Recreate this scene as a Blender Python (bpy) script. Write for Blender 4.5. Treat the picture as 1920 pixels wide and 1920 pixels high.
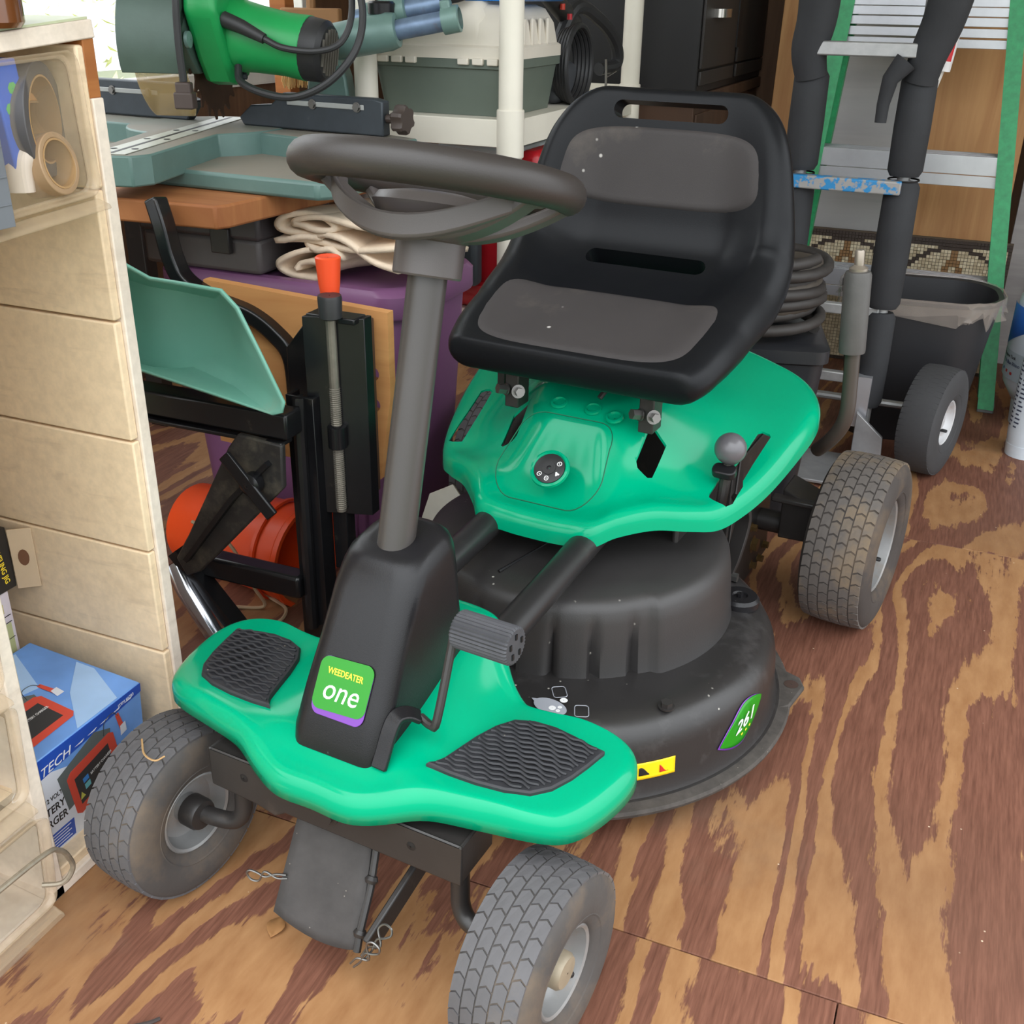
import bpy, bmesh, math, random
from mathutils import Vector, Matrix, Euler
for _o in list(bpy.data.objects):
    bpy.data.objects.remove(_o)
SC = bpy.context.scene
COL = SC.collection
PI = math.pi
rad = math.radians
random.seed(7)

# ---------------------------------------------------------------- camera
CAM_F, CAM_P, CAM_Y, CAM_R, CAM_H = 2018.76, rad(25.757), rad(22.504), rad(0.959), 1.0
_f = Vector((-math.sin(CAM_Y) * math.cos(CAM_P), math.cos(CAM_Y) * math.cos(CAM_P), -math.sin(CAM_P)))
_r = Vector((math.cos(CAM_Y), math.sin(CAM_Y), 0))
_u = _r.cross(_f)
_a = math.cos(CAM_R) * _r + math.sin(CAM_R) * _u
_b = -math.sin(CAM_R) * _r + math.cos(CAM_R) * _u
cam_data = bpy.data.cameras.new('camera')
cam_data.sensor_width = 36.0
cam_data.lens = CAM_F / 1920.0 * 36.0
cam_data.clip_start = 0.02
cam = bpy.data.objects.new('camera', cam_data)
COL.objects.link(cam)
cam.matrix_world = Matrix(((_a.x, _b.x, -_f.x, 0), (_a.y, _b.y, -_f.y, 0), (_a.z, _b.z, -_f.z, CAM_H), (0, 0, 0, 1)))
SC.camera = cam

# ---------------------------------------------------------------- light
SC.view_settings.view_transform = 'Standard'
SC.view_settings.look = 'None'
SC.view_settings.gamma = 1.0
SC.view_settings.use_curve_mapping = False
SC.view_settings.exposure = 1.12
SKY = 0.85
W = bpy.data.worlds.new('sky')
SC.world = W
W.use_nodes = True
_nt = W.node_tree
_bg = _nt.nodes['Background']
_bg.inputs['Color'].default_value = (0.93, 0.97, 1.0, 1)
# evenly overcast sky: zenith brighter than horizon (CIE overcast law)
_tc = _nt.nodes.new('ShaderNodeTexCoord'); _sep = _nt.nodes.new('ShaderNodeSeparateXYZ'); _nt.links.new(_tc.outputs['Generated'], _sep.inputs[0])
_mx = _nt.nodes.new('ShaderNodeMath'); _mx.operation = 'MAXIMUM'; _nt.links.new(_sep.outputs['Z'], _mx.inputs[0]); _mx.inputs[1].default_value = 0.0
_ma = _nt.nodes.new('ShaderNodeMath'); _ma.operation = 'MULTIPLY_ADD'; _nt.links.new(_mx.outputs[0], _ma.inputs[0]); _ma.inputs[1].default_value = 2.0 * SKY; _ma.inputs[2].default_value = 1.0 * SKY
_nt.links.new(_ma.outputs[0], _bg.inputs['Strength'])

# ---------------------------------------------------------------- materials
MATS = {}
def lin(c):
    return tuple(((x / 255.0) / 12.92 if x / 255.0 <= .04045 else ((x / 255.0 + .055) / 1.055) ** 2.4) for x in c)
class NT:
    def __init__(s, name):
        s.m = bpy.data.materials.new(name); s.m.use_nodes = True
        s.t = s.m.node_tree; s.n = s.t.nodes; s.l = s.t.links
        s.b = s.n['Principled BSDF']
    def node(s, typ, **kw):
        nd = s.n.new(typ)
        for k, v in kw.items():
            if hasattr(nd, k) and k not in ('Scale',):
                setattr(nd, k, v)
            else:
                nd.inputs[k].default_value = v
        return nd
    def link(s, a, b): s.l.new(a, b)
    def coords(s, scale=(1, 1, 1), loc=(0, 0, 0), rot=(0, 0, 0), kind='Object'):
        tc = s.n.new('ShaderNodeTexCoord'); mp = s.n.new('ShaderNodeMapping')
        mp.inputs['Scale'].default_value = scale; mp.inputs['Location'].default_value = loc; mp.inputs['Rotation'].default_value = rot
        s.link(tc.outputs[kind], mp.inputs['Vector']); return mp.outputs['Vector']
    def noise(s, vec, scale=5, detail=3, rough=.5, dist=0):
        n = s.n.new('ShaderNodeTexNoise'); s.link(vec, n.inputs['Vector'])
        n.inputs['Scale'].default_value = scale; n.inputs['Detail'].default_value = detail
        n.inputs['Roughness'].default_value = rough; n.inputs['Distortion'].default_value = dist
        return n.outputs['Fac']
    def ramp(s, fac, stops, interp='LINEAR'):
        r = s.n.new('ShaderNodeValToRGB'); r.color_ramp.interpolation = interp
        e = r.color_ramp.elements
        while len(e) < len(stops): e.new(.5)
        for i, (p, c) in enumerate(stops):
            e[i].position = p; e[i].color = (c[0], c[1], c[2], 1) if isinstance(c, tuple) else (c, c, c, 1)
        s.link(fac, r.inputs['Fac']); return r.outputs['Color']
    def mix(s, fac, a, b):
        m = s.n.new('ShaderNodeMix'); m.data_type = 'RGBA'
        for i, v in ((0, fac), (6, a), (7, b)):
            if isinstance(v, (tuple, float, int)):
                m.inputs[i].default_value = v if i == 0 else (v[0], v[1], v[2], 1)
            else: s.link(v, m.inputs[i])
        return m.outputs[2]
    def math(s, op, a, b=0.0):
        m = s.n.new('ShaderNodeMath'); m.operation = op
        for i, v in ((0, a), (1, b)):
            if isinstance(v, (float, int)): m.inputs[i].default_value = v
            else: s.link(v, m.inputs[i])
        return m.outputs[0]
    def bump(s, h, strength=.2, dist=.001):
        b = s.n.new('ShaderNodeBump'); b.inputs['Strength'].default_value = strength; b.inputs['Distance'].default_value = dist
        s.link(h, b.inputs['Height']); s.link(b.outputs['Normal'], s.b.inputs['Normal'])
def mat(name, col, rough=.5, metal=0.0, var=.12, vscale=8, bump=0, bscale=300, coat=0, spec=.5, speck=0, dust=None, trans=0, speckcol=(200, 195, 185)):
    """plain procedural material: base colour with noise variation, optional fine bump, dust patches and specks"""
    if name in MATS: return MATS[name]
    N = NT(name); c = lin(col); v = N.coords()
    n = N.noise(v, vscale, 4, .6)
    lo = tuple(x * (1 - var) for x in c); hi = tuple(min(1, x * (1 + var)) for x in c)
    cc = N.ramp(n, [(.3, lo), (.7, hi)])
    if dust:
        d = N.noise(v, dust[1], 6, .65)
        cc = N.mix(N.ramp(d, [(dust[2], 0.0), (dust[2] + .18, dust[3])]), cc, lin(dust[0]))
    if speck:
        vo = N.n.new('ShaderNodeTexVoronoi'); vo.inputs['Scale'].default_value = speck
        N.link(v, vo.inputs['Vector'])
        pick = N.noise(v, speck * .23, 2)
        f1 = N.ramp(vo.outputs['Distance'], [(.06, 1.0), (.11, 0.0)])
        f2 = N.ramp(pick, [(.56, 0.0), (.6, .75)])
        cc = N.mix(N.math('MULTIPLY', f1, f2), cc, lin(speckcol))
    N.link(cc, N.b.inputs['Base Color'])
    N.b.inputs['Roughness'].default_value = rough; N.b.inputs['Metallic'].default_value = metal
    N.b.inputs['Specular IOR Level'].default_value = spec
    N.b.inputs['Coat Weight'].default_value = coat; N.b.inputs['Coat Roughness'].default_value = .15
    N.b.inputs['Transmission Weight'].default_value = trans
    if bump: N.bump(N.noise(v, bscale, 2, .5), bump, .0006)
    MATS[name] = N.m
    return N.m

# ---------------------------------------------------------------- mesh helpers
def V(*a): return Vector(a)
class MB:
    def __init__(s): s.v = []; s.f = []
    def add(s, vs, fs):
        o = len(s.v); s.v += [tuple(p) for p in vs]; s.f += [tuple(i + o for i in f) for f in fs]; return s
    def box(s, c, d, M=None):
        x, y, z = d[0] / 2, d[1] / 2, d[2] / 2
        vs = [Vector(p) for p in ((-x, -y, -z), (x, -y, -z), (x, y, -z), (-x, y, -z), (-x, -y, z), (x, -y, z), (x, y, z), (-x, y, z))]
        if M is not None: vs = [M @ p for p in vs]
        vs = [p + Vector(c) for p in vs]
        return s.add(vs, [(3, 2, 1, 0), (4, 5, 6, 7), (0, 1, 5, 4), (1, 2, 6, 5), (2, 3, 7, 6), (3, 0, 4, 7)])
    def span(s, x0, x1, y0, y1, z0, z1): return s.box(((x0 + x1) / 2, (y0 + y1) / 2, (z0 + z1) / 2), (x1 - x0, y1 - y0, z1 - z0))
    def prism(s, pts, z0, z1, M=None):
        n = len(pts)
        vs = [Vector((p[0], p[1], z0)) for p in pts] + [Vector((p[0], p[1], z1)) for p in pts]
        if M is not None: vs = [M @ p for p in vs]
        fs = [tuple(range(n - 1, -1, -1)), tuple(range(n, 2 * n))] + [(i, (i + 1) % n, n + (i + 1) % n, n + i) for i in range(n)]
        return s.add(vs, fs)
    def loft(s, loops, cap0=True, cap1=True, closed=True):
        n = len(loops[0]); vs = [p for L in loops for p in L]; fs = []
        for k in range(len(loops) - 1):
            for i in range(n if closed else n - 1):
                j = (i + 1) % n
                fs.append((k * n + i, k * n + j, (k + 1) * n + j, (k + 1) * n + i))
        if cap0: fs.append(tuple(range(n - 1, -1, -1)))
        if cap1: fs.append(tuple((len(loops) - 1) * n + i for i in range(n)))
        return s.add(vs, fs)
    def tube(s, path, r, n=10, closed=False, caps=True, sq=None):
        P = [Vector(p) for p in path]; m = len(P); loops = []
        t0 = (P[1] - P[0]).normalized()
        up = Vector((0, 0, 1)) if abs(t0.z) < .9 else Vector((1, 0, 0))
        nx = t0.cross(up).normalized()
        for i in range(m):
            if closed: t = (P[(i + 1) % m] - P[i - 1]).normalized()
            elif i == 0: t = t0
            elif i == m - 1: t = (P[-1] - P[-2]).normalized()
            else: t = ((P[i + 1] - P[i]).normalized() + (P[i] - P[i - 1]).normalized()).normalized()
            nx = (nx - t * nx.dot(t)).normalized(); ny = t.cross(nx)
            rr = r[i] if isinstance(r, (list, tuple)) else r
            if sq: loops.append([P[i] + nx * a * sq[0] + ny * b * sq[1] for a, b in ((1, 1), (-1, 1), (-1, -1), (1, -1))])
            else: loops.append([P[i] + (nx * math.cos(2 * PI * k / n) + ny * math.sin(2 * PI * k / n)) * rr for k in range(n)])
        if closed: loops.append(loops[0])
        return s.loft(loops, caps and not closed, caps and not closed)
    def lathe(s, prof, n=32, M=None, cap0=False, cap1=False, a0=0, a1=2 * PI):
        full = abs(a1 - a0 - 2 * PI) < 1e-6; loops = []
        cnt = n if full else n + 1
        for r, z in prof:
            L = [Vector((r * math.cos(a0 + (a1 - a0) * k / n), r * math.sin(a0 + (a1 - a0) * k / n), z)) for k in range(cnt)]
            if M is not None: L = [M @ p for p in L]
            loops.append(L)
        return s.loft(loops, cap0, cap1, full)
    def grid(s, P):
        nu, nv = len(P), len(P[0])
        return s.add([p for r in P for p in r], [(i * nv + j, i * nv + j + 1, (i + 1) * nv + j + 1, (i + 1) * nv + j) for i in range(nu - 1) for j in range(nv - 1)])
    def mesh(s, name='m'):
        me = bpy.data.meshes.new(name); me.from_pydata(s.v, [], s.f)
        bm = bmesh.new(); bm.from_mesh(me)
        bmesh.ops.remove_doubles(bm, verts=bm.verts, dist=1e-6)
        bmesh.ops.recalc_face_normals(bm, faces=bm.faces)
        bm.to_mesh(me); bm.free(); return me
    def build(s, name, m, parent=None, loc=None, rot=None, smooth=35, bevel=0, bseg=2, sub=0, solid=0, soff=-1):
        me = s.mesh(name)
        return finish(me, name, m, parent, loc, rot, smooth, bevel, bseg, sub, solid, soff)
def finish(me, name, m, parent=None, loc=None, rot=None, smooth=35, bevel=0, bseg=2, sub=0, solid=0, soff=-1):
    if m is not None:
        for q in (m if isinstance(m, (list, tuple)) else [m]): me.materials.append(q)
    if smooth:
        for p in me.polygons: p.use_smooth = True
        me.set_sharp_from_angle(angle=rad(smooth))
    o = bpy.data.objects.new(name, me); COL.objects.link(o)
    if parent: o.parent = parent
    if loc is not None: o.location = loc
    if rot is not None: o.rotation_euler = rot
    if solid:
        md = o.modifiers.new('solid', 'SOLIDIFY'); md.thickness = solid; md.offset = soff
    if bevel:
        md = o.modifiers.new('bevel', 'BEVEL'); md.width = bevel; md.segments = bseg; md.limit_method = 'ANGLE'; md.angle_limit = rad(40)
        md.harden_normals = False
    if sub:
        md = o.modifiers.new('sub', 'SUBSURF'); md.levels = sub; md.render_levels = sub
    return o
def bake(o, smooth=35):
    """replace an object's mesh by its evaluated mesh, drop modifiers"""
    dg = bpy.context.evaluated_depsgraph_get(); dg.update()
    me = bpy.data.meshes.new_from_object(o.evaluated_get(dg))
    o.modifiers.clear(); o.data = me
    for p in me.polygons: p.use_smooth = True
    me.set_sharp_from_angle(angle=rad(smooth)); return o
def cut(o, mbs, smooth=35):
    """boolean-subtract the shapes in mbs (list of MB, in o's local space) and bake"""
    tmp = []
    for k in mbs:
        c = bpy.data.objects.new('cutter', k.mesh('cutter')); COL.objects.link(c)
        c.matrix_world = o.matrix_world if not o.parent else Matrix()
        tmp.append(c)
    par = o.parent; mw = o.matrix_basis.copy()
    o.parent = None; o.matrix_basis = Matrix()
    for c in tmp:
        c.matrix_world = Matrix()
        md = o.modifiers.new('cut', 'BOOLEAN'); md.operation = 'DIFFERENCE'; md.object = c; md.solver = 'EXACT'
    bake(o, smooth)
    for c in tmp: bpy.data.objects.remove(c)
    o.parent = par; o.matrix_basis = mw
    return o
def tag(o, label=None, cat=None, group=None, kind=None):
    if label: o['label'] = label
    if cat: o['category'] = cat
    if group: o['group'] = group
    if kind: o['kind'] = kind
    return o
def empty(name, loc=(0, 0, 0), rot=(0, 0, 0), label=None, cat=None, group=None):
    o = bpy.data.objects.new(name, None); COL.objects.link(o); o.location = loc; o.rotation_euler = rot
    o.empty_display_size = .05
    return tag(o, label, cat, group)
def text(txt, size, m, parent, M, name='lettering', extrude=.0004, shear=0, align='CENTER', sx=1, bold=0):
    c = bpy.data.curves.new('txt', 'FONT'); c.body = txt; c.size = size; c.extrude = extrude; c.shear = shear
    c.align_x = align; c.align_y = 'CENTER'; c.offset = bold; c.resolution_u = 3
    t = bpy.data.objects.new('txt', c); COL.objects.link(t)
    dg = bpy.context.evaluated_depsgraph_get(); dg.update()
    me = bpy.data.meshes.new_from_object(t.evaluated_get(dg)); bpy.data.objects.remove(t)
    me.transform(M @ Matrix.Scale(sx, 4, (1, 0, 0)))
    me.materials.clear()
    return finish(me, name, m, parent, smooth=0)
def frame(o, x, y):
    """matrix with origin o, x axis along x, y axis near y"""
    x = Vector(x).normalized(); z = x.cross(Vector(y)).normalized(); y = z.cross(x)
    return Matrix(((x.x, y.x, z.x, o[0]), (x.y, y.y, z.y, o[1]), (x.z, y.z, z.z, o[2]), (0, 0, 0, 1)))
def rrect(w, h, r, n=5):
    P = []
    for cx, cy, a in ((w / 2 - r, h / 2 - r, 0), (-w / 2 + r, h / 2 - r, 90), (-w / 2 + r, -h / 2 + r, 180), (w / 2 - r, -h / 2 + r, 270)):
        for k in range(n + 1):
            t = rad(a + 90 * k / n); P.append((cx + r * math.cos(t), cy + r * math.sin(t)))
    return P
def catmull(pts, n=6, closed=False):
    P = [Vector(p) for p in pts]; m = len(P); out = []
    rng = range(m if closed else m - 1)
    for i in rng:
        p0 = P[(i - 1) % m] if closed or i > 0 else P[0] * 2 - P[1]
        p1 = P[i]; p2 = P[(i + 1) % m]
        p3 = P[(i + 2) % m] if closed or i + 2 < m else P[-1] * 2 - P[-2]
        for k in range(n):
            t = k / n
            out.append(.5 * ((2 * p1) + (p2 - p0) * t + (2 * p0 - 5 * p1 + 4 * p2 - p3) * t * t + (3 * p1 - p0 - 3 * p2 + p3) * t ** 3))
    if not closed: out.append(P[-1].copy())
    return out
def interp(x, tab):
    if x <= tab[0][0]: return tab[0][1]
    for (a, b), (c, d) in zip(tab, tab[1:]):
        if x <= c:
            t = (x - a) / (c - a); return b + (d - b) * t
    return tab[-1][1]
def sstep(a, b, x):
    t = max(0, min(1, (x - a) / (b - a))); return t * t * (3 - 2 * t)
RX = Matrix.Rotation(PI / 2, 4, 'Y')      # local z -> world x
def T(x, y, z): return Matrix.Translation((x, y, z))
def R(deg, ax): return Matrix.Rotation(rad(deg), 4, ax)
def hexbolt(name, m, parent, M, r=.006, h=.005, washer=0):
    b = MB(); b.prism([(r * math.cos(PI / 3 * k), r * math.sin(PI / 3 * k)) for k in range(6)], 0, h, M)
    if washer: b.lathe([(washer, -.0012), (washer, .0005)], 16, M, True, True)
    return b.build(name, m, parent, smooth=30)
# ---------------------------------------------------------------- common materials
GREEN = mat('green_plastic', (0, 154, 112), .14, var=.05, vscale=3, coat=0, spec=.26, dust=((60, 140, 100), 4, .62, .2))
BLACKP = mat('black_plastic', (29, 28, 30), .29, var=.08, bump=.25, bscale=900, spec=.28, speck=60, speckcol=(150, 150, 150))
SEATP = mat('seat_vinyl', (21, 22, 25), .36, var=.06, bump=.2, bscale=700, spec=.17)
PADV = mat('seat_pad_vinyl', (62, 58, 58), .62, var=.07, bump=.3, bscale=1200, spec=.3, dust=((120, 110, 100), 9, .58, .25), speck=30, speckcol=(205, 200, 195))
GREYP = mat('grey_plastic', (80, 74, 73), .38, var=.04, bump=.15, bscale=900)
COLGREY = mat('column_paint', (64, 60, 58), .32, var=.05, bump=.15, bscale=700)
RUBBER = mat('tire_rubber', (72, 68, 66), .8, var=.15, vscale=12, bump=.4, bscale=220, dust=((124, 104, 82), 7, .5, .5))
RUBBER2 = mat('tire_tread_rubber', (86, 84, 86), .75, var=.12, vscale=15, bump=.4, bscale=260, dust=((120, 104, 86), 9, .55, .4))
DECKM = mat('deck_black_paint', (40, 38, 38), .36, var=.15, vscale=6, bump=.2, bscale=260, dust=((86, 84, 84), 11, .52, .45), speck=55)
COVERM = mat('belt_cover_plastic', (50, 48, 48), .45, var=.08, bump=.25, bscale=700, speck=45)
FRAMEM = mat('frame_black_paint', (44, 41, 40), .42, var=.12, vscale=15, bump=.15, bscale=200, dust=((96, 84, 74), 20, .58, .4))
STEELM = mat('zinc_steel', (128, 126, 124), .35, .9, var=.08, vscale=40)
BRASSM = mat('yellow_zinc', (120, 98, 64), .4, .85, var=.1, vscale=40)
RIMM = mat('rim_paint', (142, 142, 142), .42, .35, var=.1, vscale=20, dust=((140, 116, 88), 14, .52, .5))
LABELG = mat('label_green', (18, 130, 6), .35, var=.05)
LABELP = mat('label_purple', (112, 54, 156), .35, var=.03)
LABELY = mat('label_yellow', (250, 205, 20), .4, var=.03)
WHITEI = mat('white_ink', (240, 240, 240), .5, var=.01)
YELLOWI = mat('yellow_ink', (252, 222, 60), .5, var=.01)
BLACKI = mat('black_ink', (22, 22, 24), .5, var=.02)
GREYI = mat('grey_ink', (162, 165, 174), .5, var=.03)

# ---------------------------------------------------------------- shell
def plywood_floor_mat(name, off, rot=0):
    N = NT(name); v = N.coords((1, 1, 1), off, (0, 0, rot))
    vs = N.n.new('ShaderNodeMapping'); vs.inputs['Scale'].default_value = (3.4, .62, 1); N.link(v, vs.inputs['Vector'])
    big = N.noise(vs.outputs['Vector'], 1.15, 2.2, .45, .35)
    vf = N.n.new('ShaderNodeMapping'); vf.inputs['Scale'].default_value = (9, 2.6, 1); N.link(v, vf.inputs['Vector'])
    rough_edge = N.noise(vf.outputs['Vector'], 6, 4, .6)
    vj = N.n.new('ShaderNodeMapping'); vj.inputs['Scale'].default_value = (60, 4, 1); N.link(v, vj.inputs['Vector'])
    fibre = N.noise(vj.outputs['Vector'], 4, 3, .6)
    val = N.math('ADD', N.math('MULTIPLY', big, 9.0), N.math('ADD', N.math('MULTIPLY', rough_edge, .55), N.math('MULTIPLY', fibre, .22)))
    band = N.math('FRACT', val)
    wide = N.noise(v, 1.7, 2, .5)
    thr = N.math('ADD', N.math('MULTIPLY', wide, .95), .10)
    d = N.math('SUBTRACT', band, thr)
    # tan bands between threshold and 1
    tan = N.ramp(N.math('ADD', d, .5), [(.47, 0.0), (.52, 1.0)])
    end = N.ramp(band, [(.93, 1.0), (.97, 0.0)])
    fac = N.math('MULTIPLY', tan, end)
    dark = N.ramp(fibre, [(.3, lin((97, 60, 46))), (.7, lin((127, 84, 67)))])
    light = N.ramp(rough_edge, [(.3, lin((146, 103, 66))), (.7, lin((166, 124, 84)))])
    cc = N.mix(fac, dark, light)
    # worn greyish stains
    st = N.noise(v, 2.6, 5, .6)
    cc = N.mix(N.ramp(st, [(.6, 0.0), (.75, .45)]), cc, lin((108, 92, 78)))
    st2 = N.noise(v, 1.1, 3, .5)
    cc = N.mix(N.ramp(st2, [(.55, 0.0), (.72, .35)]), cc, lin((92, 66, 52)))
    vo = N.n.new('ShaderNodeTexVoronoi'); vo.inputs['Scale'].default_value = 38; N.link(v, vo.inputs['Vector'])
    pick = N.noise(v, 8, 2)
    sp = N.math('MULTIPLY', N.ramp(vo.outputs['Distance'], [(.03, 1.0), (.06, 0.0)]), N.ramp(pick, [(.56, 0.0), (.6, .8)]))
    cc = N.mix(sp, cc, lin((222, 200, 172)))
    N.link(cc, N.b.inputs['Base Color'])
    N.b.inputs['Roughness'].default_value = .58; N.b.inputs['Specular IOR Level'].default_value = .35
    N.bump(N.math('ADD', N.math('MULTIPLY', fac, .6), N.math('MULTIPLY', fibre, .5)), .25, .0015)
    return N.m
fl = MB(); fl.span(-2.2, 1.3, .40, 3.8, -.10, -.019)
floor = tag(fl.build('floor', mat('subfloor', (70, 50, 40), .8), smooth=0), kind='structure')
gd = MB(); gd.span(-14, 14, -14, .40, -.36, -.30); gd.span(-14, -2.2, .40, 16, -.36, -.30)
tag(gd.build('ground', mat('dark_grass', (92, 100, 66), .9, var=.3, vscale=30, bump=.8, bscale=60), smooth=0), kind='structure')  # unseen ground added for its bounce, grass kept dark to limit it
SEAM = .917
k = 0
for (x0, x1, y0, y1) in ((-2.2, .02, .40, SEAM), (.02, 1.3, .40, SEAM), (-1.3, 1.3, SEAM, 2.14), (-2.2, -1.3, SEAM, 2.14), (-2.2, 1.3, 2.14, 3.8)):
    b = MB(); b.box((0, 0, 0), (x1 - x0 - .0015, y1 - y0 - .0015, .018))
    m = plywood_floor_mat('plywood_%d' % k, (k * 3.7 + (x0 + x1) / 2, k * 5.1 + (y0 + y1) / 2, k * 1.3))
    b.build('plywood_sheet', m, floor, loc=((x0 + x1) / 2, (y0 + y1) / 2, -.009), smooth=0, bevel=.0012)
    k += 1
# ---------------------------------------------------------------- shed walls, window, roof
def plank_wall_mat(name, c1, c2, axis='X', scale=10):
    N = NT(name); sc = {'X': (1, 1, .08), 'Z': (.08, .08, 1), 'Y': (.08, 1, .08)}[axis]
    v = N.coords(tuple(s_ * scale for s_ in sc)); n1 = N.noise(v, 2.2, 5, .6, .8)
    vb = N.coords((1, 1, .3)); n2 = N.noise(vb, 3, 3)
    cc = N.mix(N.ramp(n2, [(.4, 0.0), (.7, .5)]), N.ramp(n1, [(.3, lin(c1)), (.7, lin(c2))]), lin(tuple(x * .8 for x in c1)))
    N.link(cc, N.b.inputs['Base Color']); N.b.inputs['Roughness'].default_value = .7; N.bump(n1, .2, .001)
    MATS[name] = N.m; return N.m
WALLM = plank_wall_mat('wall_boards', (96, 70, 52), (128, 96, 70))
PLYB = plank_wall_mat('brown_plywood', (184, 130, 82), (216, 166, 112))
PALEM = mat('pale_bounce_paint', (206, 200, 188), .7)  # pale coat invented for the unseen wall and ceiling, to bounce light
b = MB(); b.span(-2.15, 1.25, 3.75, 3.80, 0, 2.35)
wb = tag(b.build('wall_back', WALLM, smooth=0), kind='structure')
for k_ in range(9):
    b = MB(); b.span(-2.15 + k_ * .38 + .002, -2.15 + (k_ + 1) * .38 - .002, 3.738, 3.75, 0, 2.35); b.build('wall_board', WALLM, wb, bevel=.002)
wr = tag(MB().span(1.2, 1.25, 2.5, 3.8, 0, 2.35).build('wall_right', PALEM, smooth=0), kind='structure')  # unseen wall, front stretch left off to let more light in
# left wall; window opening enlarged out of view to let in more light
WX = -2.08; WY0, WY1, WZ0, WZ1 = 1.05, 3.25, .74, 2.10
b = MB(); b.span(WX - .06, WX, .42, WY0, 0, 2.35); b.span(WX - .06, WX, WY1, 3.8, 0, 2.35); b.span(WX - .06, WX, WY0, WY1, 0, WZ0); b.span(WX - .06, WX, WY0, WY1, WZ1, 2.35)
tag(b.build('wall_left', WALLM, smooth=0), kind='structure')
b = MB()
for (y0, y1, z0, z1) in ((WY0, WY0 + .05, WZ0, WZ1), (WY1 - .05, WY1, WZ0, WZ1), (WY0, WY1, WZ0, WZ0 + .04), (WY0, WY1, WZ1 - .05, WZ1)): b.span(WX - .05, WX + .01, y0, y1, z0, z1)
b.span(WX - .045, WX + .005, 2.60, 2.64, WZ0, WZ1)
wn = tag(b.build('window_1', mat('window_white_paint', (225, 222, 214), .5), bevel=.003), kind='structure')
gl = NT('window_glass'); gl.b.inputs['Base Color'].default_value = (1, 1, 1, 1); gl.b.inputs['Roughness'].default_value = .03; gl.b.inputs['Alpha'].default_value = .12
MB().span(WX - .03, WX - .026, WY0 + .05, WY1 - .05, WZ0 + .04, WZ1 - .05).build('pane', gl.m, wn, smooth=0)
b = MB(); b.span(-2.2, 1.3, .42, 3.85, 2.35, 2.42)
ce = tag(b.build('ceiling', PALEM, smooth=0), kind='structure')
# hedge outside the window, sunlight painted into the pale leaf colour
b = MB(); rnd = random.Random(3)
for k_ in range(2600):
    p = V(-4.6 + rnd.uniform(-.5, .6), rnd.uniform(1.4, 5.2), rnd.uniform(-.3, 1.6)); a = rnd.uniform(0, 6.28); t_ = rnd.uniform(-.8, .8); s_ = rnd.uniform(.03, .06)
    M_ = T(*p) @ Matrix.Rotation(a, 4, 'Z') @ Matrix.Rotation(t_, 4, 'X')
    b.add([M_ @ Vector(q) for q in ((-s_ * .4, 0, 0), (0, -s_, 0), (s_ * .4, 0, 0), (0, s_, .01))], [(0, 1, 2, 3)])
hd = empty('hedge', (0, 0, 0), label='pale hedge with painted-in sunlight seen outside the left window', cat='hedge')
b.build('foliage', mat('hedge_leaf_painted_sun', (232, 236, 160), .7, var=.15), hd, smooth=0)
b = MB(); b.tube([(-4.6, 3.3, -.6), (-4.6, 3.3, 1.2)], .05, 8); b.build('stem', mat('hedge_stem', (120, 96, 70), .8), hd)
# ================================================================= riding mower
MOW = empty('riding_mower', (-.518, .770, 0), (0, 0, rad(-5)), 'small green and black riding lawn mower on the plywood floor', 'lawn mower')

def tread_mesh(Rr, W, crown, cols, rows, depth, wave, gap_w, gap_s):
    """raised zigzag blocks wrapped round a tyre; axis = local x"""
    b = MB(); cw = W / cols; per = 2 * PI / rows
    for j in range(cols):
        w0 = -W / 2 + j * cw + gap_w / 2; w1 = w0 + cw - gap_w; wm = (w0 + w1) / 2
        for i in range(rows):
            a0 = (i + (.5 if j % 2 else 0)) * per + gap_s / 2; a1 = a0 + per - gap_s
            d = wave * per
            pts = [(w0, a0), (wm, a0 + d), (w1, a0), (w1, a1), (wm, a1 + d), (w0, a1)]
            vs = []
            for lift in (-.002, depth):
                for w, a in pts:
                    r = Rr + lift - crown * (abs(w) / (W / 2)) ** 2.4
                    vs.append((w, r * math.sin(a), r * math.cos(a)))
            b.add(vs, [(6, 7, 10, 11), (7, 8, 9, 10)] + [(q, (q + 1) % 6, 6 + (q + 1) % 6, 6 + q) for q in range(6)])
    return b
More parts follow.
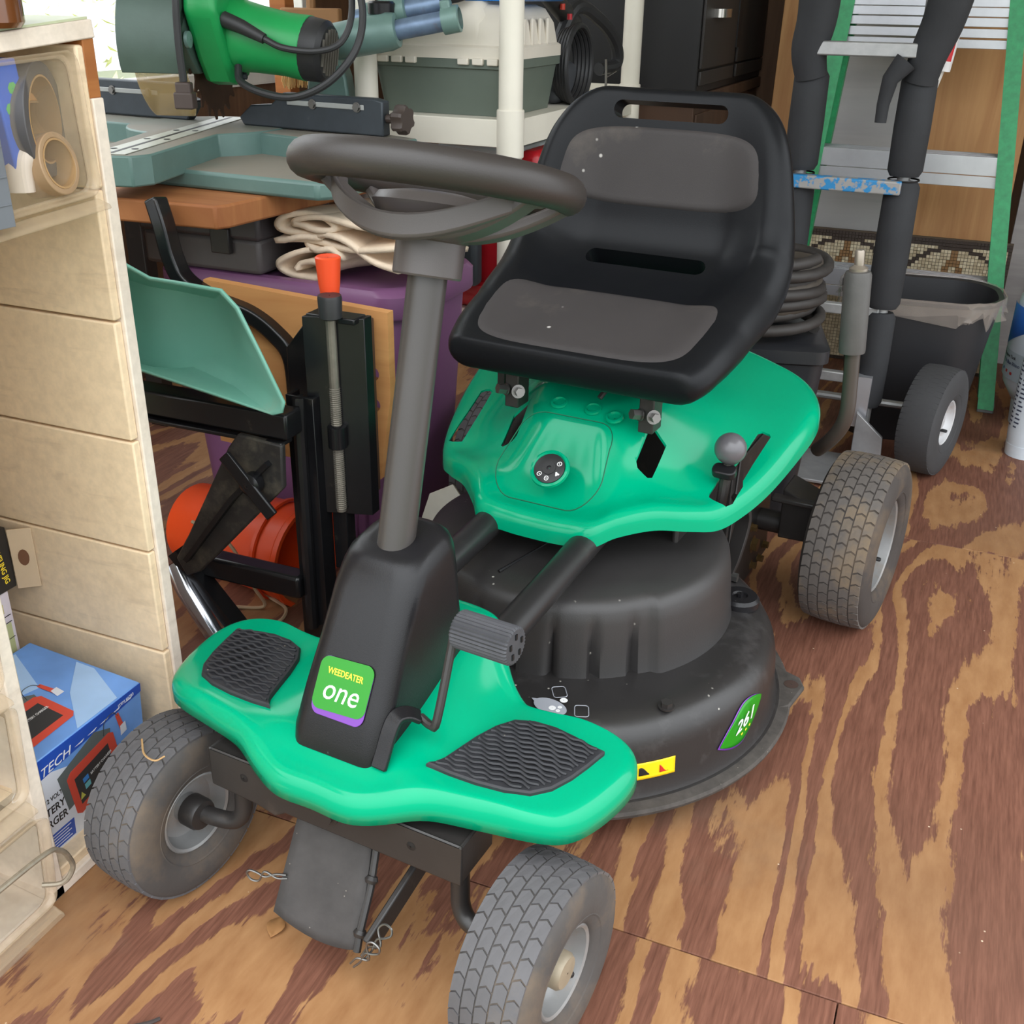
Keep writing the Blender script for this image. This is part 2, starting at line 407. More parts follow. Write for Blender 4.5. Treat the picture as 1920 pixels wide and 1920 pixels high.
def wheel(name, parent, c, Rr, W, rim_r, rotz, tread, rub=RUBBER, rub2=RUBBER2, rimm=RIMM, side=1, hub=True):
    h = W / 2
    prof = [(rim_r, -h * .72), (rim_r + .004, -h * .86), (rim_r + (Rr - rim_r) * .32, -h * .98), (rim_r + (Rr - rim_r) * .55, -h), (rim_r + (Rr - rim_r) * .78, -h * .95),
            (Rr * .962, -h * .84), (Rr * .983, -h * .68), (Rr * .995, -h * .4), (Rr * .998, 0)]
    prof = prof + [(r, -z) for r, z in reversed(prof[:-1])]
    # finer rounding
    b = MB(); fine = [(p.x, p.y) for p in catmull([(r, z, 0) for r, z in prof], 3)]
    b.lathe(fine, 64, RX)
    for s in (-1, 1):   # moulded bead rings on the sidewall
        rr = rim_r + (Rr - rim_r) * .2
        b.lathe([(rr, s * h * .93), (rr + .002, s * h * .965), (rr + .004, s * h * .95)], 48, RX)
    t = b.build(name, rub, parent, loc=c, rot=(0, 0, rotz), smooth=50)
    tm = tread_mesh(Rr * .99, W * .86, Rr * .022, *tread)
    tm.build('tread', rub2, t, smooth=0)
    # rim dish
    b = MB()
    pr = [(rim_r + .003, h * .74), (rim_r - .001, h * .80), (rim_r - .004, h * .76), (rim_r - .006, h * .45), (rim_r * .78, h * .30), (rim_r * .55, h * .26), (rim_r * .36, h * .30), (rim_r * .34, h * .56), (0.001, h * .60)]
    pr2 = [(r, -z) for r, z in pr]
    b.lathe(pr, 40, RX); b.lathe(pr2, 40, RX)
    b.build('rim', rimm, t, smooth=40)
    if hub:
        b = MB(); b.lathe([(.001, -h * 1.02), (rim_r * .36, -h * 1.0), (rim_r * .4, -h * .9), (rim_r * .4, -h * .5)], 24, RX @ (R(0, 'X') if side > 0 else R(180, 'X')))
        b.build('hub_cap', FRAMEM, t, smooth=40)
    if hub:
        b = MB(); b.lathe([(rim_r * .40, h * .35), (rim_r * .40, h * .72), (rim_r * .34, h * .82), (.001, h * .84)], 24, RX if side > 0 else R(180, 'Z') @ RX)
        b.build('axle_cap', mat('cap_tan', (150, 138, 118), .5, .2, var=.12, vscale=30), t, smooth=40)
    b = MB(); M = T(side * h * .55, rim_r * .45, -rim_r * .55) @ (RX if side > 0 else R(180, 'Z') @ RX)
    b.lathe([(.004, -.01), (.004, .006), (.0025, .008), (.001, .008)], 8, M)
    b.build('valve_stem', BLACKP, t)
    return t
FW = (5, 34, .0022, .20, .0018, .020)
wheel('front_wheel', MOW, (.244, 0, .108), .107, .088, .05, rad(-4), FW)
wheel('front_wheel', MOW, (-.244, 0, .108), .107, .088, .05, rad(-4), FW, side=-1)
RW = (6, 44, .0024, .16, .0022, .022)
DIRT1 = mat('tire_rubber_dirty', (62, 56, 53), .85, var=.2, vscale=10, bump=.4, bscale=220, dust=((130, 106, 76), 6, .5, .4))
DIRT2 = mat('tire_tread_dirty', (92, 86, 82), .8, var=.15, vscale=12, bump=.4, bscale=260, dust=((142, 118, 84), 7, .45, .55))
wheel('rear_wheel', MOW, (.343, 1.037, .152), .15, .118, .082, rad(-4), RW, DIRT1, DIRT2, hub=False)
wheel('rear_wheel', MOW, (-.343, 1.037, .152), .15, .120, .082, 0, RW, side=-1)

# ---- front axle
b = MB()
b.prism([(-.165, .232), (.165, .232), (.165, .180), (-.06, .180), (-.075, .170), (-.10, .176), (-.165, .180)], 0, .004, Matrix(((1, 0, 0, 0), (0, 0, -1, -.012), (0, 1, 0, 0), (0, 0, 0, 1))))
b.span(-.165, .165, -.016, .05, .228, .232)
b.span(-.165, .165, .046, .05, .185, .232)
b.span(.161, .165, -.016, .05, .184, .232); b.span(-.165, -.161, -.016, .05, .184, .232)
ax = b.build('front_axle', FRAMEM, MOW, bevel=.003, smooth=40)
hexbolt('pivot_bolt', FRAMEM, ax, T(0.0, -.0165, .205) @ R(90, 'X'), .009, .006, .013)
for x in (-.115, .105):
    b = MB(); b.lathe([(.006, -.0163), (.0045, -.0166), (.001, -.0166)], 12, R(90, 'X') @ T(x, .208, .0) @ R(0, 'X'))
    b = MB(); b.lathe([(.0055, 0), (.001, .0006)], 12, T(x, -.0162, .208) @ R(90, 'X'))
    b.build('bolt_hole', BLACKI, ax)
for s in (-1, 1):
    b = MB()
    b.tube(catmull([(s * .147, .012, .215), (s * .147, .012, .150), (s * .149, .010, .125), (s * .160, .006, .111), (s * .185, .002, .108), (s * .215, 0, .108)], 5), .0105, 14)
    b.build('spindle', FRAMEM, MOW, smooth=50)

# ---- front hanger plate, link and hairpin clips
b = MB()
G = []
for i in range(13):
    t = i / 12
    row = []
    for jx in range(9):
        q = jx / 8 - .5
        x = -.008 + .01 * t + q * (.098 + .016 * t); y = .004 - .060 * t; z = .172 - .098 * t - .014 * t * (1 - 4 * q * q) * t
        row.append(V(x, y, z))
    G.append(row)
b.grid(G)
hp = b.build('hanger_plate', mat('rubber_flap', (62, 59, 58), .85, var=.2, vscale=25, bump=.6, bscale=140, speck=120, speckcol=(140, 132, 122)), MOW, solid=.004)
b = MB(); b.tube([(.045, .010, .172), (.052, -.018, .126), (.056, -.046, .090), (.058, -.056, .072)], .0045, 8)
for z, y, x in ((.135, -.014, .051), (.088, -.046, .056)): b.lathe([(.006, -.004), (.008, 0), (.006, .004)], 10, frame((x, y, z), (0, -.6, -.8), (1, 0, 0)) @ R(90, 'Y'), True, True)
b.build('hinge_rod', FRAMEM, hp)
b = MB(); b.tube([(.07, -.05, .082), (.075, -.02, .10), (.085, .06, .14), (.095, .14, .16)], .009, 6, sq=(.004, .013))
b.build('link_arm', FRAMEM, MOW, bevel=.002)
def clip(M):
    b = MB()
    P = [(0, 0, 0), (.014, .001, 0), (.028, -.002, 0), (.036, .004, 0), (.044, .008, 0), (.050, .004, 0), (.048, -.005, 0), (.038, -.007, 0), (.026, .0055, 0), (.014, -.004, 0), (0, -.005, 0)]
    b.tube([M @ Vector(p) for p in catmull(P, 4)], .0013, 6)
    return b.build('hairpin_clip', STEELM, MOW)
clip(frame((.072, -.062, .074), (.3, .25, .6), (1, 0, 0)))
clip(frame((.060, -.066, .060), (.5, .1, .75), (1, 0, 0)))
clip(frame((-.050, -.035, .112), (-.85, -.2, -.25), (0, 0, 1)))

# ---- green front footrest
def radial_shell(outline, cx, cy, zf, lip_r, lip_h, rings=22, lipn=6, edge=None):
    loops = []
    n = len(outline)
    ss = [.02 + .98 * (k / rings) for k in range(rings + 1)]
    inner = []
    for p in outline:      # inner outline: shrink by lip radius along the inward direction
        d = Vector((p[0] - cx, p[1] - cy)); L = d.length
        inner.append((cx + d.x * (L - lip_r) / L, cy + d.y * (L - lip_r) / L))
    for s_ in ss:
        L = []
        for k, p in enumerate(inner):
            x, y = cx + (p[0] - cx) * s_, cy + (p[1] - cy) * s_; z = zf(x, y)
            if edge: w = sstep(.38, 1, s_); z = z * (1 - w) + (edge[k] + lip_h) * w
            L.append(V(x, y, z))
        loops.append(L)
    for k in range(1, lipn + 1):
        a = PI / 2 * k / lipn
        L = []
        for k2, (p, q) in enumerate(zip(outline, inner)):
            x = q[0] + (p[0] - q[0]) * math.sin(a); y = q[1] + (p[1] - q[1]) * math.sin(a)
            z = edge[k2] + lip_h if edge else zf(q[0], q[1])
            L.append(V(x, y, z - lip_r * (1 - math.cos(a))))
        loops.append(L)
    if lip_h > lip_r:
        L = [v - V(0, 0, lip_h - lip_r) for v in loops[-1]]
        loops.append(L)
    b = MB(); b.loft(loops, True, False); return b
half = [(0, -.043), (.045, -.043), (.085, -.030), (.125, -.012), (.175, -.001), (.225, .010), (.258, .030), (.277, .070), (.287, .125), (.281, .160), (.262, .178), (.225, .182), (.185, .176), (.150, .176), (.118, .190), (.092, .215), (.070, .245), (.045, .258), (0, .262)]
full = half + [(-x, y) for x, y in reversed(half[1:-1])]
outl = [(p.x, p.y) for p in catmull([(x, y, 0) for x, y in full], 5, True)]
def zfoot(x, y):
    ax_ = abs(x)
    hump = 1 - sstep(.055, .135, ax_)
    z = .281 + hump * (.002 + .055 * sstep(-.01, .25, y)) - .012 * sstep(.10, .28, ax_) * 0
    z += .004 * math.exp(-((ax_ - .18) / .07) ** 2) * 0
    z -= .020 * hump * sstep(.02, -.04, y)
    z -= .010 * sstep(.19, .28, ax_)
    return z
b = radial_shell(outl, 0, .10, zfoot, .020, .034)
foot = b.build('footrest', GREEN, MOW, solid=.003, smooth=60)

# ---- foot pads with raised ribs
PADM = mat('foot_pad_rubber', (40, 40, 44), .62, var=.12, vscale=40, bump=.3, bscale=300, speck=110, speckcol=(170, 158, 140))
for s in (-1, 1):
    cor = [(.109, .022), (.214, .036), (.249, .128), (.236, .139), (.146, .133), (.112, .036)]
    cen = Vector((.178, .085))
    pts = []
    for p in catmull([(x, y, 0) for x, y in cor], 4, True):
        pts.append((p.x * s, p.y))
    if s < 0: pts.reverse()
    b = MB()
    lo = [V(x, y, zfoot(x, y) - .002) for x, y in pts]
    m1 = [V(x, y, zfoot(x, y) + .0035) for x, y in pts]
    inn = [V(cen.x * s + (x - cen.x * s) * .97, cen.y + (y - cen.y) * .97, zfoot(x, y) + .0055) for x, y in pts]
    b.loft([lo, m1, inn], True, True)
    pad = b.build('foot_pad', PADM, MOW, smooth=40)
    b = MB()
    def inside(x, y):
        c = False; j = len(pts) - 1
        for i in range(len(pts)):
            xi, yi = pts[i]; xj, yj = pts[j]
            xi = cen.x * s + (xi - cen.x * s) * .93; xj = cen.x * s + (xj - cen.x * s) * .93; yi = cen.y + (yi - cen.y) * .93; yj = cen.y + (yj - cen.y) * .93
            if (yi > y) != (yj > y) and x < (xj - xi) * (y - yi) / (yj - yi) + xi: c = not c
            j = i
        return c
    for r_ in range(18):
        y0 = .022 + r_ * .0066
        seg = []
        for k in range(60):
            xx = (.10 + k * .0026) * s
            yy = y0 + .0016 * math.sin(k * .75 + r_ * 1.3)
            if inside(xx, yy): seg.append(V(xx, yy, zfoot(xx, yy) + .0062))
            else:
                if len(seg) > 3: b.tube(seg, .0017, 5)
                seg = []
        if len(seg) > 3: b.tube(seg, .0017, 5)
    tag(b.build('pad_ribs', PADM, pad), kind='stuff')

# ---- column shroud
def tower_loop(z, x, yf, yb, r):
    P = rrect(2 * x, yb - yf, min(r, x * .95, (yb - yf) * .48), 6)
    return P, (yf + yb) / 2
loops = []
for z, x, yf, yb, r, bow in ((.276, .056, -.006, .200, .020, 0), (.292, .0565, -.003, .198, .021, 0), (.33, .0555, .017, .194, .022, 0), (.38, .053, .045, .190, .024, 0), (.43, .0525, .072, .188, .027, 0), (.453, .0510, .084, .186, .028, 0), (.465, .0475, .093, .183, .028, 0), (.472, .040, .104, .176, .026, 0), (.4735, .029, .114, .166, .02, 0)):
    P, cy = tower_loop(z, x, yf, yb, r)
    loops.append([V(px, cy + py, z + (.012 * (py / (yb - yf)) if z > .44 else 0)) for px, py in P])
b = MB(); b.loft(loops, True, True)
tower = b.build('column_shroud', BLACKP, MOW, smooth=50)
b = MB(); b.tube(catmull([(.0585, -.002, .279), (.0590, .006, .292), (.0600, .020, .316), (.0625, .030, .326), (.070, .040, .326), (.079, .048, .319)], 4), .006, 8, sq=(.009, .003))
b.build('pedal_bracket', BLACKP, MOW, bevel=.0015)
# badge on the shroud front
nrm = Vector((0, -.176, .1)).normalized()
up_ = Vector((0, .1, .176)).normalized()
MBg = frame((0, .0235, .3405), (1, 0, 0), up_) @ T(0, 0, .0012)
def badge_mesh(w, h, r, t, sag):
    b = MB(); P = rrect(w, h, r, 5)
    P = [(x, y + sag * (1 - (2 * x / w) ** 2) * (1 if y > 0 else -1)) for x, y in P]
    b.prism(P, 0, t, MBg); return b
bad = badge_mesh(.066, .060, .009, .0012, .003).build('badge', LABELP, tower, bevel=.0004)
b = MB(); P = [(x, y * .96 + .0040 + .0016 * (2 * x / .066)) for x, y in rrect(.0662, .056, .009, 5)]
P = [(x, y + .003 * (1 - (2 * x / .066) ** 2) * (1 if y > 0 else -1)) for x, y in P]
b.prism(P, .0012, .0018, MBg); b.build('badge_field', LABELG, tower)
text('WEEDEATER', .0098, YELLOWI, tower, MBg @ T(0, .0165, .0019), sx=.80, bold=.00012)
text('one', .033, WHITEI, tower, MBg @ T(-.001, -.003, .0019), shear=.22, sx=.90)

# ---- steering column and wheel
cdir = Vector((0, .078, .29)).normalized()
cb = Vector((0, .128, .458))
b = MB(); b.tube([cb, cb + cdir * .30], .0205, 28)
b.build('steering_column', COLGREY, MOW)
ct = Vector((0, .205, .750))
Mc = frame(ct, (1, 0, 0), cdir.cross(Vector((1, 0, 0))))
Mc = Matrix(((1, 0, 0, ct.x), (0, cdir.z, cdir.y, ct.y), (0, -cdir.y, cdir.z, ct.z), (0, 0, 0, 1)))
b = MB(); b.lathe([(.024, -.012), (.034, -.012), (.0355, -.010), (.0355, .024), (.03, .026)], 36, Mc)
b.build('column_collar', GREYP, MOW)
SWH = .085   # ring height above the collar base
ring_c = ct + cdir * SWH
SWR = .131
b = MB()
pth = [Mc @ Vector((SWR * math.cos(2 * PI * k / 72), SWR * math.sin(2 * PI * k / 72), SWH)) for k in range(72)]
b.tube(pth, .0185, 16, closed=True)
sw = b.build('steering_wheel', mat('wheel_grip', (50, 45, 43), .45, var=.06, bump=.2, bscale=800), MOW, smooth=60)
# spokes: wide dish plate swept between ring and hub
def sw_loop(scale_x, scale_y, z, off=0):
    out = []
    for k in range(48):
        a = 2 * PI * k / 48
        out.append(Mc @ Vector((scale_x * math.cos(a), off + scale_y * math.sin(a), z)))
    return out
b = MB(); b.loft([sw_loop(.033, .033, .022), sw_loop(.050, .046, .030), sw_loop(.066, .058, .058), sw_loop(.060, .052, .066), sw_loop(.03, .028, .071), sw_loop(.004, .004, .072)], True, True)
b.build('hub', GREYP, sw, smooth=45)
for s in (-1, 1):
    for yo, w in ((-.018, .020), (.040, .016)):
        P0 = [];
        for t in [q / 10 for q in range(11)]:
            x = s * (.030 + (.098) * t); y = yo * (.5 + .9 * t) - .026 * (1 - t) ** 2 + .004; z = .034 + .050 * t ** 1.6
            hw = w * (.75 + .35 * (1 - t) ** 2); th = .010 * (1 - .2 * t)
            P0.append([Mc @ Vector((x, y - hw, z - th)), Mc @ Vector((x, y + hw, z - th)), Mc @ Vector((x, y + hw * .9, z + th * .6)), Mc @ Vector((x, y - hw * .9, z + th * .6))])
        b = MB(); b.loft(P0, True, True); b.build('spoke', GREYP, sw, bevel=.003, smooth=40)
b = MB(); arc = []
for k in range(29):
    a = PI + (PI) * k / 28
    x = .121 * math.cos(a); y = .085 * math.sin(a) + .01
    z = .030 + .048 * abs(math.cos(a)) ** 2.0
    arc.append([Mc @ Vector((x * .93, y * .9, z - .012)), Mc @ Vector((x, y, z - .008)), Mc @ Vector((x * 1.01, y * 1.02, z + .014)), Mc @ Vector((x * .97, y * .96, z + .014))])
b.loft(arc, True, True); b.build('front_apron', GREYP, sw, bevel=.002, smooth=50)

# ---- pedal
b = MB(); pp = catmull([(.078, .050, .318), (.094, .045, .316), (.100, .047, .325), (.100, .078, .398), (.098, .084, .408), (.104, .085, .412), (.12, .084, .413)], 4)
b.tube(pp, .0048, 10); b.build('pedal_arm', FRAMEM, MOW)
b = MB(); n_ = 30; lp = []
Mp = frame((.103, .087, .414), (1, -.06, .02), (0, 1, 0))
for z in (0, .002, .066, .068):
    L = []
    for k in range(n_ * 2):
        a = PI * k / n_; r_ = (.0205 if k % 2 else .0188) - (.0015 if z in (0, .068) else 0)
        L.append(Mp @ Vector((z, r_ * math.cos(a), r_ * math.sin(a))))
    lp.append(L)
b.loft(lp, True, True); ped = b.build('pedal', mat('pedal_rubber', (64, 64, 68), .7, var=.12, vscale=60, bump=.3), MOW, smooth=20)
for k in range(5):
    a = 2 * PI * k / 5 + .3
    b = MB(); b.box((0, 0, 0), (.002, .003, .006)); b.build('end_slot', BLACKI, ped, loc=Mp @ Vector((.0685, .011 * math.cos(a), .011 * math.sin(a))))

# ---- frame tubes
for s in (-1, 1):
    b = MB(); b.tube([(s * .073, .225, .309), (s * .073, .56, .334)], .0205, 20)
    b.build('frame_tube', mat('tube_black_gloss', (38, 37, 38), .32, var=.1, dust=((80, 76, 72), 14, .6, .4)), MOW)

# ---- cutting deck
DC = (0, .575)
b = MB(); prof = [(.300, .045), (.347, .045), (.349, .049), (.345, .054), (.330, .057), (.327, .064), (.3235, .085), (.321, .120), (.317, .138), (.309, .152), (.296, .162), (.27, .167), (.18, .170), (.001, .170)]
b.lathe(prof, 96, T(DC[0], DC[1], 0))
deck = b.build('mower_deck', DECKM, MOW, smooth=50)
b = MB(); b.lathe([(.334, .0562), (.342, .0555), (.349, .0545), (.3515, .050), (.350, .045), (.345, .0435)], 96, T(DC[0], DC[1], 0))
b.build('deck_rim', mat('deck_rim_dusty', (66, 61, 57), .75, var=.3, vscale=60, bump=.6, bscale=180, speck=160, speckcol=(176, 166, 150)), deck)
b = MB(); b.prism([(.318, .60), (.345, .635), (.352, .695), (.340, .716), (.315, .724), (.285, .75), (.25, .62)], .046, .056)
b.build('deck_ear', MATS['deck_rim_dusty'], deck, bevel=.003)
b = MB(); b.lathe([(.011, .0565), (.008, .0568), (.001, .0566)], 14, T(.333, .69, 0)); b.build('ear_hole', mat('hole_dark', (62, 44, 36), .9), deck)
# belt cover with flutes
b = MB(); lp = []
for z, r0, fl_ in ((.166, .234, 1), (.175, .232, 1), (.215, .228, .75), (.245, .225, .25), (.262, .222, 0), (.273, .216, 0), (.279, .205, 0), (.283, .17, 0), (.288, .08, 0), (.289, .002, 0)):
    L = []
    for k in range(240):
        a = 2 * PI * k / 240; ad = math.degrees(a) % 360
        r_ = r0
        if 225 < ad < 325:
            ph_ = ((ad - 225) / 14.0) % 1.0
            r_ -= fl_ * .016 * (math.exp(-((ph_ - .5) / .085) ** 2))
        if 322 < ad < 360 or ad < 90:     # stepped bulge on the right
            r_ += .010 * sstep(322, 325, ad if ad > 180 else ad + 360)
        L.append(V(r_ * math.cos(a), .60 + r_ * math.sin(a), z))
    lp.append(L)
b.loft(lp, False, True); cov = b.build('belt_cover', COVERM, MOW, smooth=40)
b = MB(); b.tube([(-.03, .42, .284), (.012, .60, .2895), (.03, .75, .287)], .0022, 5); b.build('cover_seam', BLACKI, cov)
b = MB(); b.lathe([(.030, .166), (.030, .176), (.026, .181), (.012, .181), (.010, .178), (.001, .178)], 24, T(.236, .70, 0)); b.lathe([(.005, .178), (.005, .184), (.001, .184)], 6, T(.236, .70, 0))
b.build('deck_knob', BLACKP, deck)
hexbolt('deck_bolt', FRAMEM, deck, T(.232, .397, .166), .008, .007, .011)
# decals on deck
b = MB(); P = []
for k in range(28):
    a = 2 * PI * k / 28; r_ = 1 + (.22 if k in (20, 21) else 0) * 0
    P.append((.024 * math.cos(a) * (1.25 if k == 14 else 1), .015 * math.sin(a)))
b.prism(P, .1695, .1700, T(.102, .318, .0) @ R(-10, 'Z')); dg_ = b.build('deck_decal', GREYI, deck)
for (dx, dy, r_) in ((.004, -.002, .0048), (.013, -.004, .003), (.012, .004, .003), (.010, .020, .0052)):
    b = MB(); b.lathe([(r_, .1702), (.0005, .1703)], 14, T(.102 + dx, .318 + dy, 0)); b.build('decal_dot', WHITEI, dg_)
for (dx, dy, an) in ((-.003, .034, 35), (.040, .010, 25)):
    M_ = T(.102 + dx, .318 + dy, .1702) @ R(an, 'Z')
    b = MB(); b.tube([M_ @ Vector((x, y, 0)) for x, y in rrect(.018, .024, .004, 3)], .0006, 4, closed=True); b.build('decal_frame', GREYI, dg_)
def skirt_patch(a0, a1, z0, z1, rr0, rr1, mat_, name, parent, shape=None, lift=.0012, n=14, cy=DC[1]):
    """sticker wrapped on the deck skirt between angles (deg) and heights"""
    b = MB(); rows = []
    for j in range(9):
        v_ = j / 8; row = []
        for i in range(n + 1):
            u_ = i / n
            zz = z0 + (z1 - z0) * v_; aa = a0 + (a1 - a0) * u_
            if shape: aa, zz = shape(u_, v_)
            rs = interp(zz, [(.057, .330), (.064, .327), (.085, .3235), (.120, .321), (.138, .317), (.152, .309)]) + lift
            row.append(V(rs * math.cos(rad(aa)), cy + rs * math.sin(rad(aa)), zz))
        rows.append(row)
    b.grid(rows); return b.build(name, mat_, parent, solid=.0006, soff=1)
ys = skirt_patch(-52.5, -37.5, .083, .108, 0, 0, LABELY, 'warning_sticker', deck)
for i_, (ca, sh) in enumerate(((-49.5, 0), (-45.5, 1), (-40.5, 2))):
    def blob(u_, v_, ca=ca, sh=sh):
        return ca + (u_ - .5) * (2.6 if sh != 2 else 2.2), .0895 + v_ * .012 * (.5 + .5 * math.sin(u_ * 3.1 + sh))
    skirt_patch(0, 0, 0, 0, 0, 0, (mat('red_ink', (190, 40, 30), .5) if sh == 2 else BLACKI), 'pictogram', ys, shape=blob, lift=.0022, n=8)
def lens(k_, ca, cz, wa, hz, ins):
    def f_(u_, v_):
        uu = (u_ * 2 - 1); w_ = (1 - abs(uu) ** 1.7) * (1 - ins) + .01
        return ca + uu * wa * (1 - ins * .4), cz + (v_ * 2 - 1) * hz * w_ + uu * .017
    return f_
st0 = skirt_patch(0, 0, 0, 0, 0, 0, LABELP, 'number_sticker', deck, shape=lens(0, -15.0, .107, 9.6, .029, 0), n=24)
skirt_patch(0, 0, 0, 0, 0, 0, LABELG, 'sticker_field', st0, shape=lens(0, -14.8, .108, 9.3, .0275, .03), lift=.0021, n=24)
def skirt_text(txt, ca, cz, size, m, sx=1, shear=.15):
    o = text(txt, size, m, st0, Matrix(), sx=sx, shear=shear, extrude=.0003)
    for v in o.data.vertices:
        x, y, z = v.co; rs = .3205 + .0062 + z
        a = rad(ca) + x / .32
        v.co = (rs * math.cos(a), DC[1] + rs * math.sin(a), cz + y + .30 * x)
    return o
skirt_text('261', -14.8, .112, .029, WHITEI, 1.0)
b_ = skirt_text('• • •', -14.4, .095, .012, YELLOWI, 1.2)

# ---- rear body: console and wings
halfb = [(0, .458, .325), (.04, .458, .326), (.085, .462, .330), (.112, .490, .340), (.150, .530, .343), (.190, .560, .338), (.222, .590, .335), (.245, .635, .345), (.263, .690, .360), (.278, .760, .382), (.287, .830, .402), (.281, .875, .415), (.255, .910, .430), (.210, .925, .445), (.12, .935, .465), (0, .935, .470)]
fullb = halfb + [(-x, y, z) for x, y, z in reversed(halfb[1:-1])]
outb3 = catmull(fullb, 7, True)
outb = [(p.x, p.y) for p in outb3]; edgeb = [p.z for p in outb3]
def zbody(x, y):
    a_ = abs(x)
    zc = interp(y, [(.44, .340), (.463, .358), (.485, .384), (.51, .409), (.535, .430), (.56, .446), (.585, .460), (.61, .471), (.65, .482), (.70, .488), (.95, .488)])
    A = interp(y, [(.46, .10), (.52, .135), (.6, .150), (.7, .138), (.78, .105), (.85, .085), (.95, .07)])
    t_ = max(0, min(1.1, (a_ - .075) / .22))
    ridge = .004 * math.exp(-((a_ - .075) / .028) ** 2) * sstep(.68, .5, y)
    valley = .012 * math.exp(-((a_ - .125) / .030) ** 2) * sstep(.66, .52, y)
    return zc - A * (t_ ** 1.15) + ridge - valley + .004 * math.cos(a_ / .08) * sstep(.68, .5, y)
def smooth_z(f_, e=.012):
    def g_(x, y): return (f_(x, y) * 2 + f_(x + e, y) + f_(x - e, y) + f_(x, y + e) + f_(x, y - e)) / 6
    return g_
zb0 = smooth_z(zbody)
zb = zb0
b = radial_shell(outb, 0, .70, zb, .020, .034, rings=34, edge=edgeb)
body = b.build('rear_body', GREEN, MOW, solid=.003, smooth=60)
def slotcut(pts, wid):
    b = MB(); L0 = []; P = [Vector((x, y, 0)) for x, y in pts]
    left = []; right = []
    for i, p in enumerate(P):
        t_ = (P[min(i + 1, len(P) - 1)] - P[max(i - 1, 0)]).normalized(); nn = Vector((-t_.y, t_.x, 0))
        left.append(p + nn * wid[i]); right.append(p - nn * wid[i])
    poly = [(p.x, p.y) for p in left] + [(p.x, p.y) for p in reversed(right)]
    b.prism(poly, .2, .6); return b
cuts = [slotcut([(.210, .606), (.211, .609), (.213, .618), (.216, .650), (.217, .662), (.222, .70), (.228, .76), (.229, .765)], [.004, .014, .018, .018, .013, .010, .010, .006]),
        slotcut([(-.213, .612), (-.214, .615), (-.220, .66), (-.228, .74), (-.229, .745)], [.004, .011, .011, .010, .004])]
for s in (-1, 1): cuts.append(slotcut([(s * .107, .585), (s * .107, .59), (s * .109, .635)], [.008, .013, .013]))
cut(body, cuts, 60)
# console panel outline groove (thin raised bead that follows the surface)
P = []
for x, y in rrect(.158, .112, .036, 8):
    xx, yy = x, .527 + y
    P.append(V(xx * (1 - .1 * (y > 0)), yy, zb(xx, yy) + .0003))
b = MB(); b.tube(P, .0009, 5, closed=True); b.build('console_panel_line', mat('green_groove', (0, 96, 66), .5), body)
# key switch
def surf_frame(x, y):
    e = .004
    tx = Vector((2 * e, 0, zb(x + e, y) - zb(x - e, y))); ty = Vector((0, 2 * e, zb(x, y + e) - zb(x, y - e)))
    return frame((x, y, zb(x, y)), tx, ty)
Mk = surf_frame(0, .508)
b = MB(); b.lathe([(.0285, -.002), (.0275, .002), (.0245, .0032), (.0225, .001), (.0225, -.004)], 40, Mk); b.build('switch_bezel', GREEN, body)
b = MB(); b.lathe([(.0222, -.002), (.0222, .0018), (.0215, .0022), (.010, .0024), (.0095, .0035), (.0035, .0035), (.003, .001), (.0005, .001)], 32, Mk); ks = b.build('ignition_switch', mat('switch_black', (40, 40, 42), .4, var=.05), body)
for i_, a in enumerate((35, -25, -85, -135)):
    Mi = Mk @ T(.0155 * math.cos(rad(a)), .0155 * math.sin(rad(a)), .0026) @ R(a, 'Z')
    b = MB()
    if i_ == 1:
        for (x, y, r_) in ((0, 0, .0022), (.0022, .001, .0014), (-.002, .001, .0014), (.0005, -.002, .0013)): b.lathe([(r_, 0), (.0002, .0003)], 8, Mi @ T(x, y, 0))
    else:
        b.tube([Mi @ Vector((x, y, 0)) for x, y in rrect(.0062, .0054, .0024, 3)], .0006, 4, closed=True)
        b.tube([Mi @ Vector((0, -.001, 0)), Mi @ Vector((0, .0012, 0))], .0007, 4)
    b.build('switch_symbol', WHITEI, ks)
for (x, y) in ((-.035, .607), (.018, .607), (.055, .598)):
    b = MB(); Ms = surf_frame(x, y); b.lathe([(.013, -.002), (.0125, .001), (.0095, .0015), (.008, -.002), (.001, -.003)], 20, Ms); b.build('recess_ring', GREEN, body)
# shift lever
kc = Vector((.2105, .648, .434))
b = MB(); b.lathe([(.0005, -.0225)] + [(.0225 * math.cos(t), .0225 * math.sin(t)) for t in [rad(-80 + 10 * q) for q in range(17)]] + [(.0005, .0225)], 32, T(*kc))
lev = b.build('shift_knob', mat('knob_grey', (92, 90, 94), .32, var=.04, coat=.2), MOW, smooth=60)
b = MB(); b.tube([kc - V(0, 0, .016), kc - V(.002, .004, .05), kc - V(.004, .01, .11)], [.0085, .008, .007], 10); b.build('shift_lever', FRAMEM, lev)
b = MB(); b.prism(rrect(.034, .022, .009), 0, .012, T(.2085, .638, .398) @ R(20, 'X')); b.build('lever_collar', BLACKP, lev, bevel=.002)

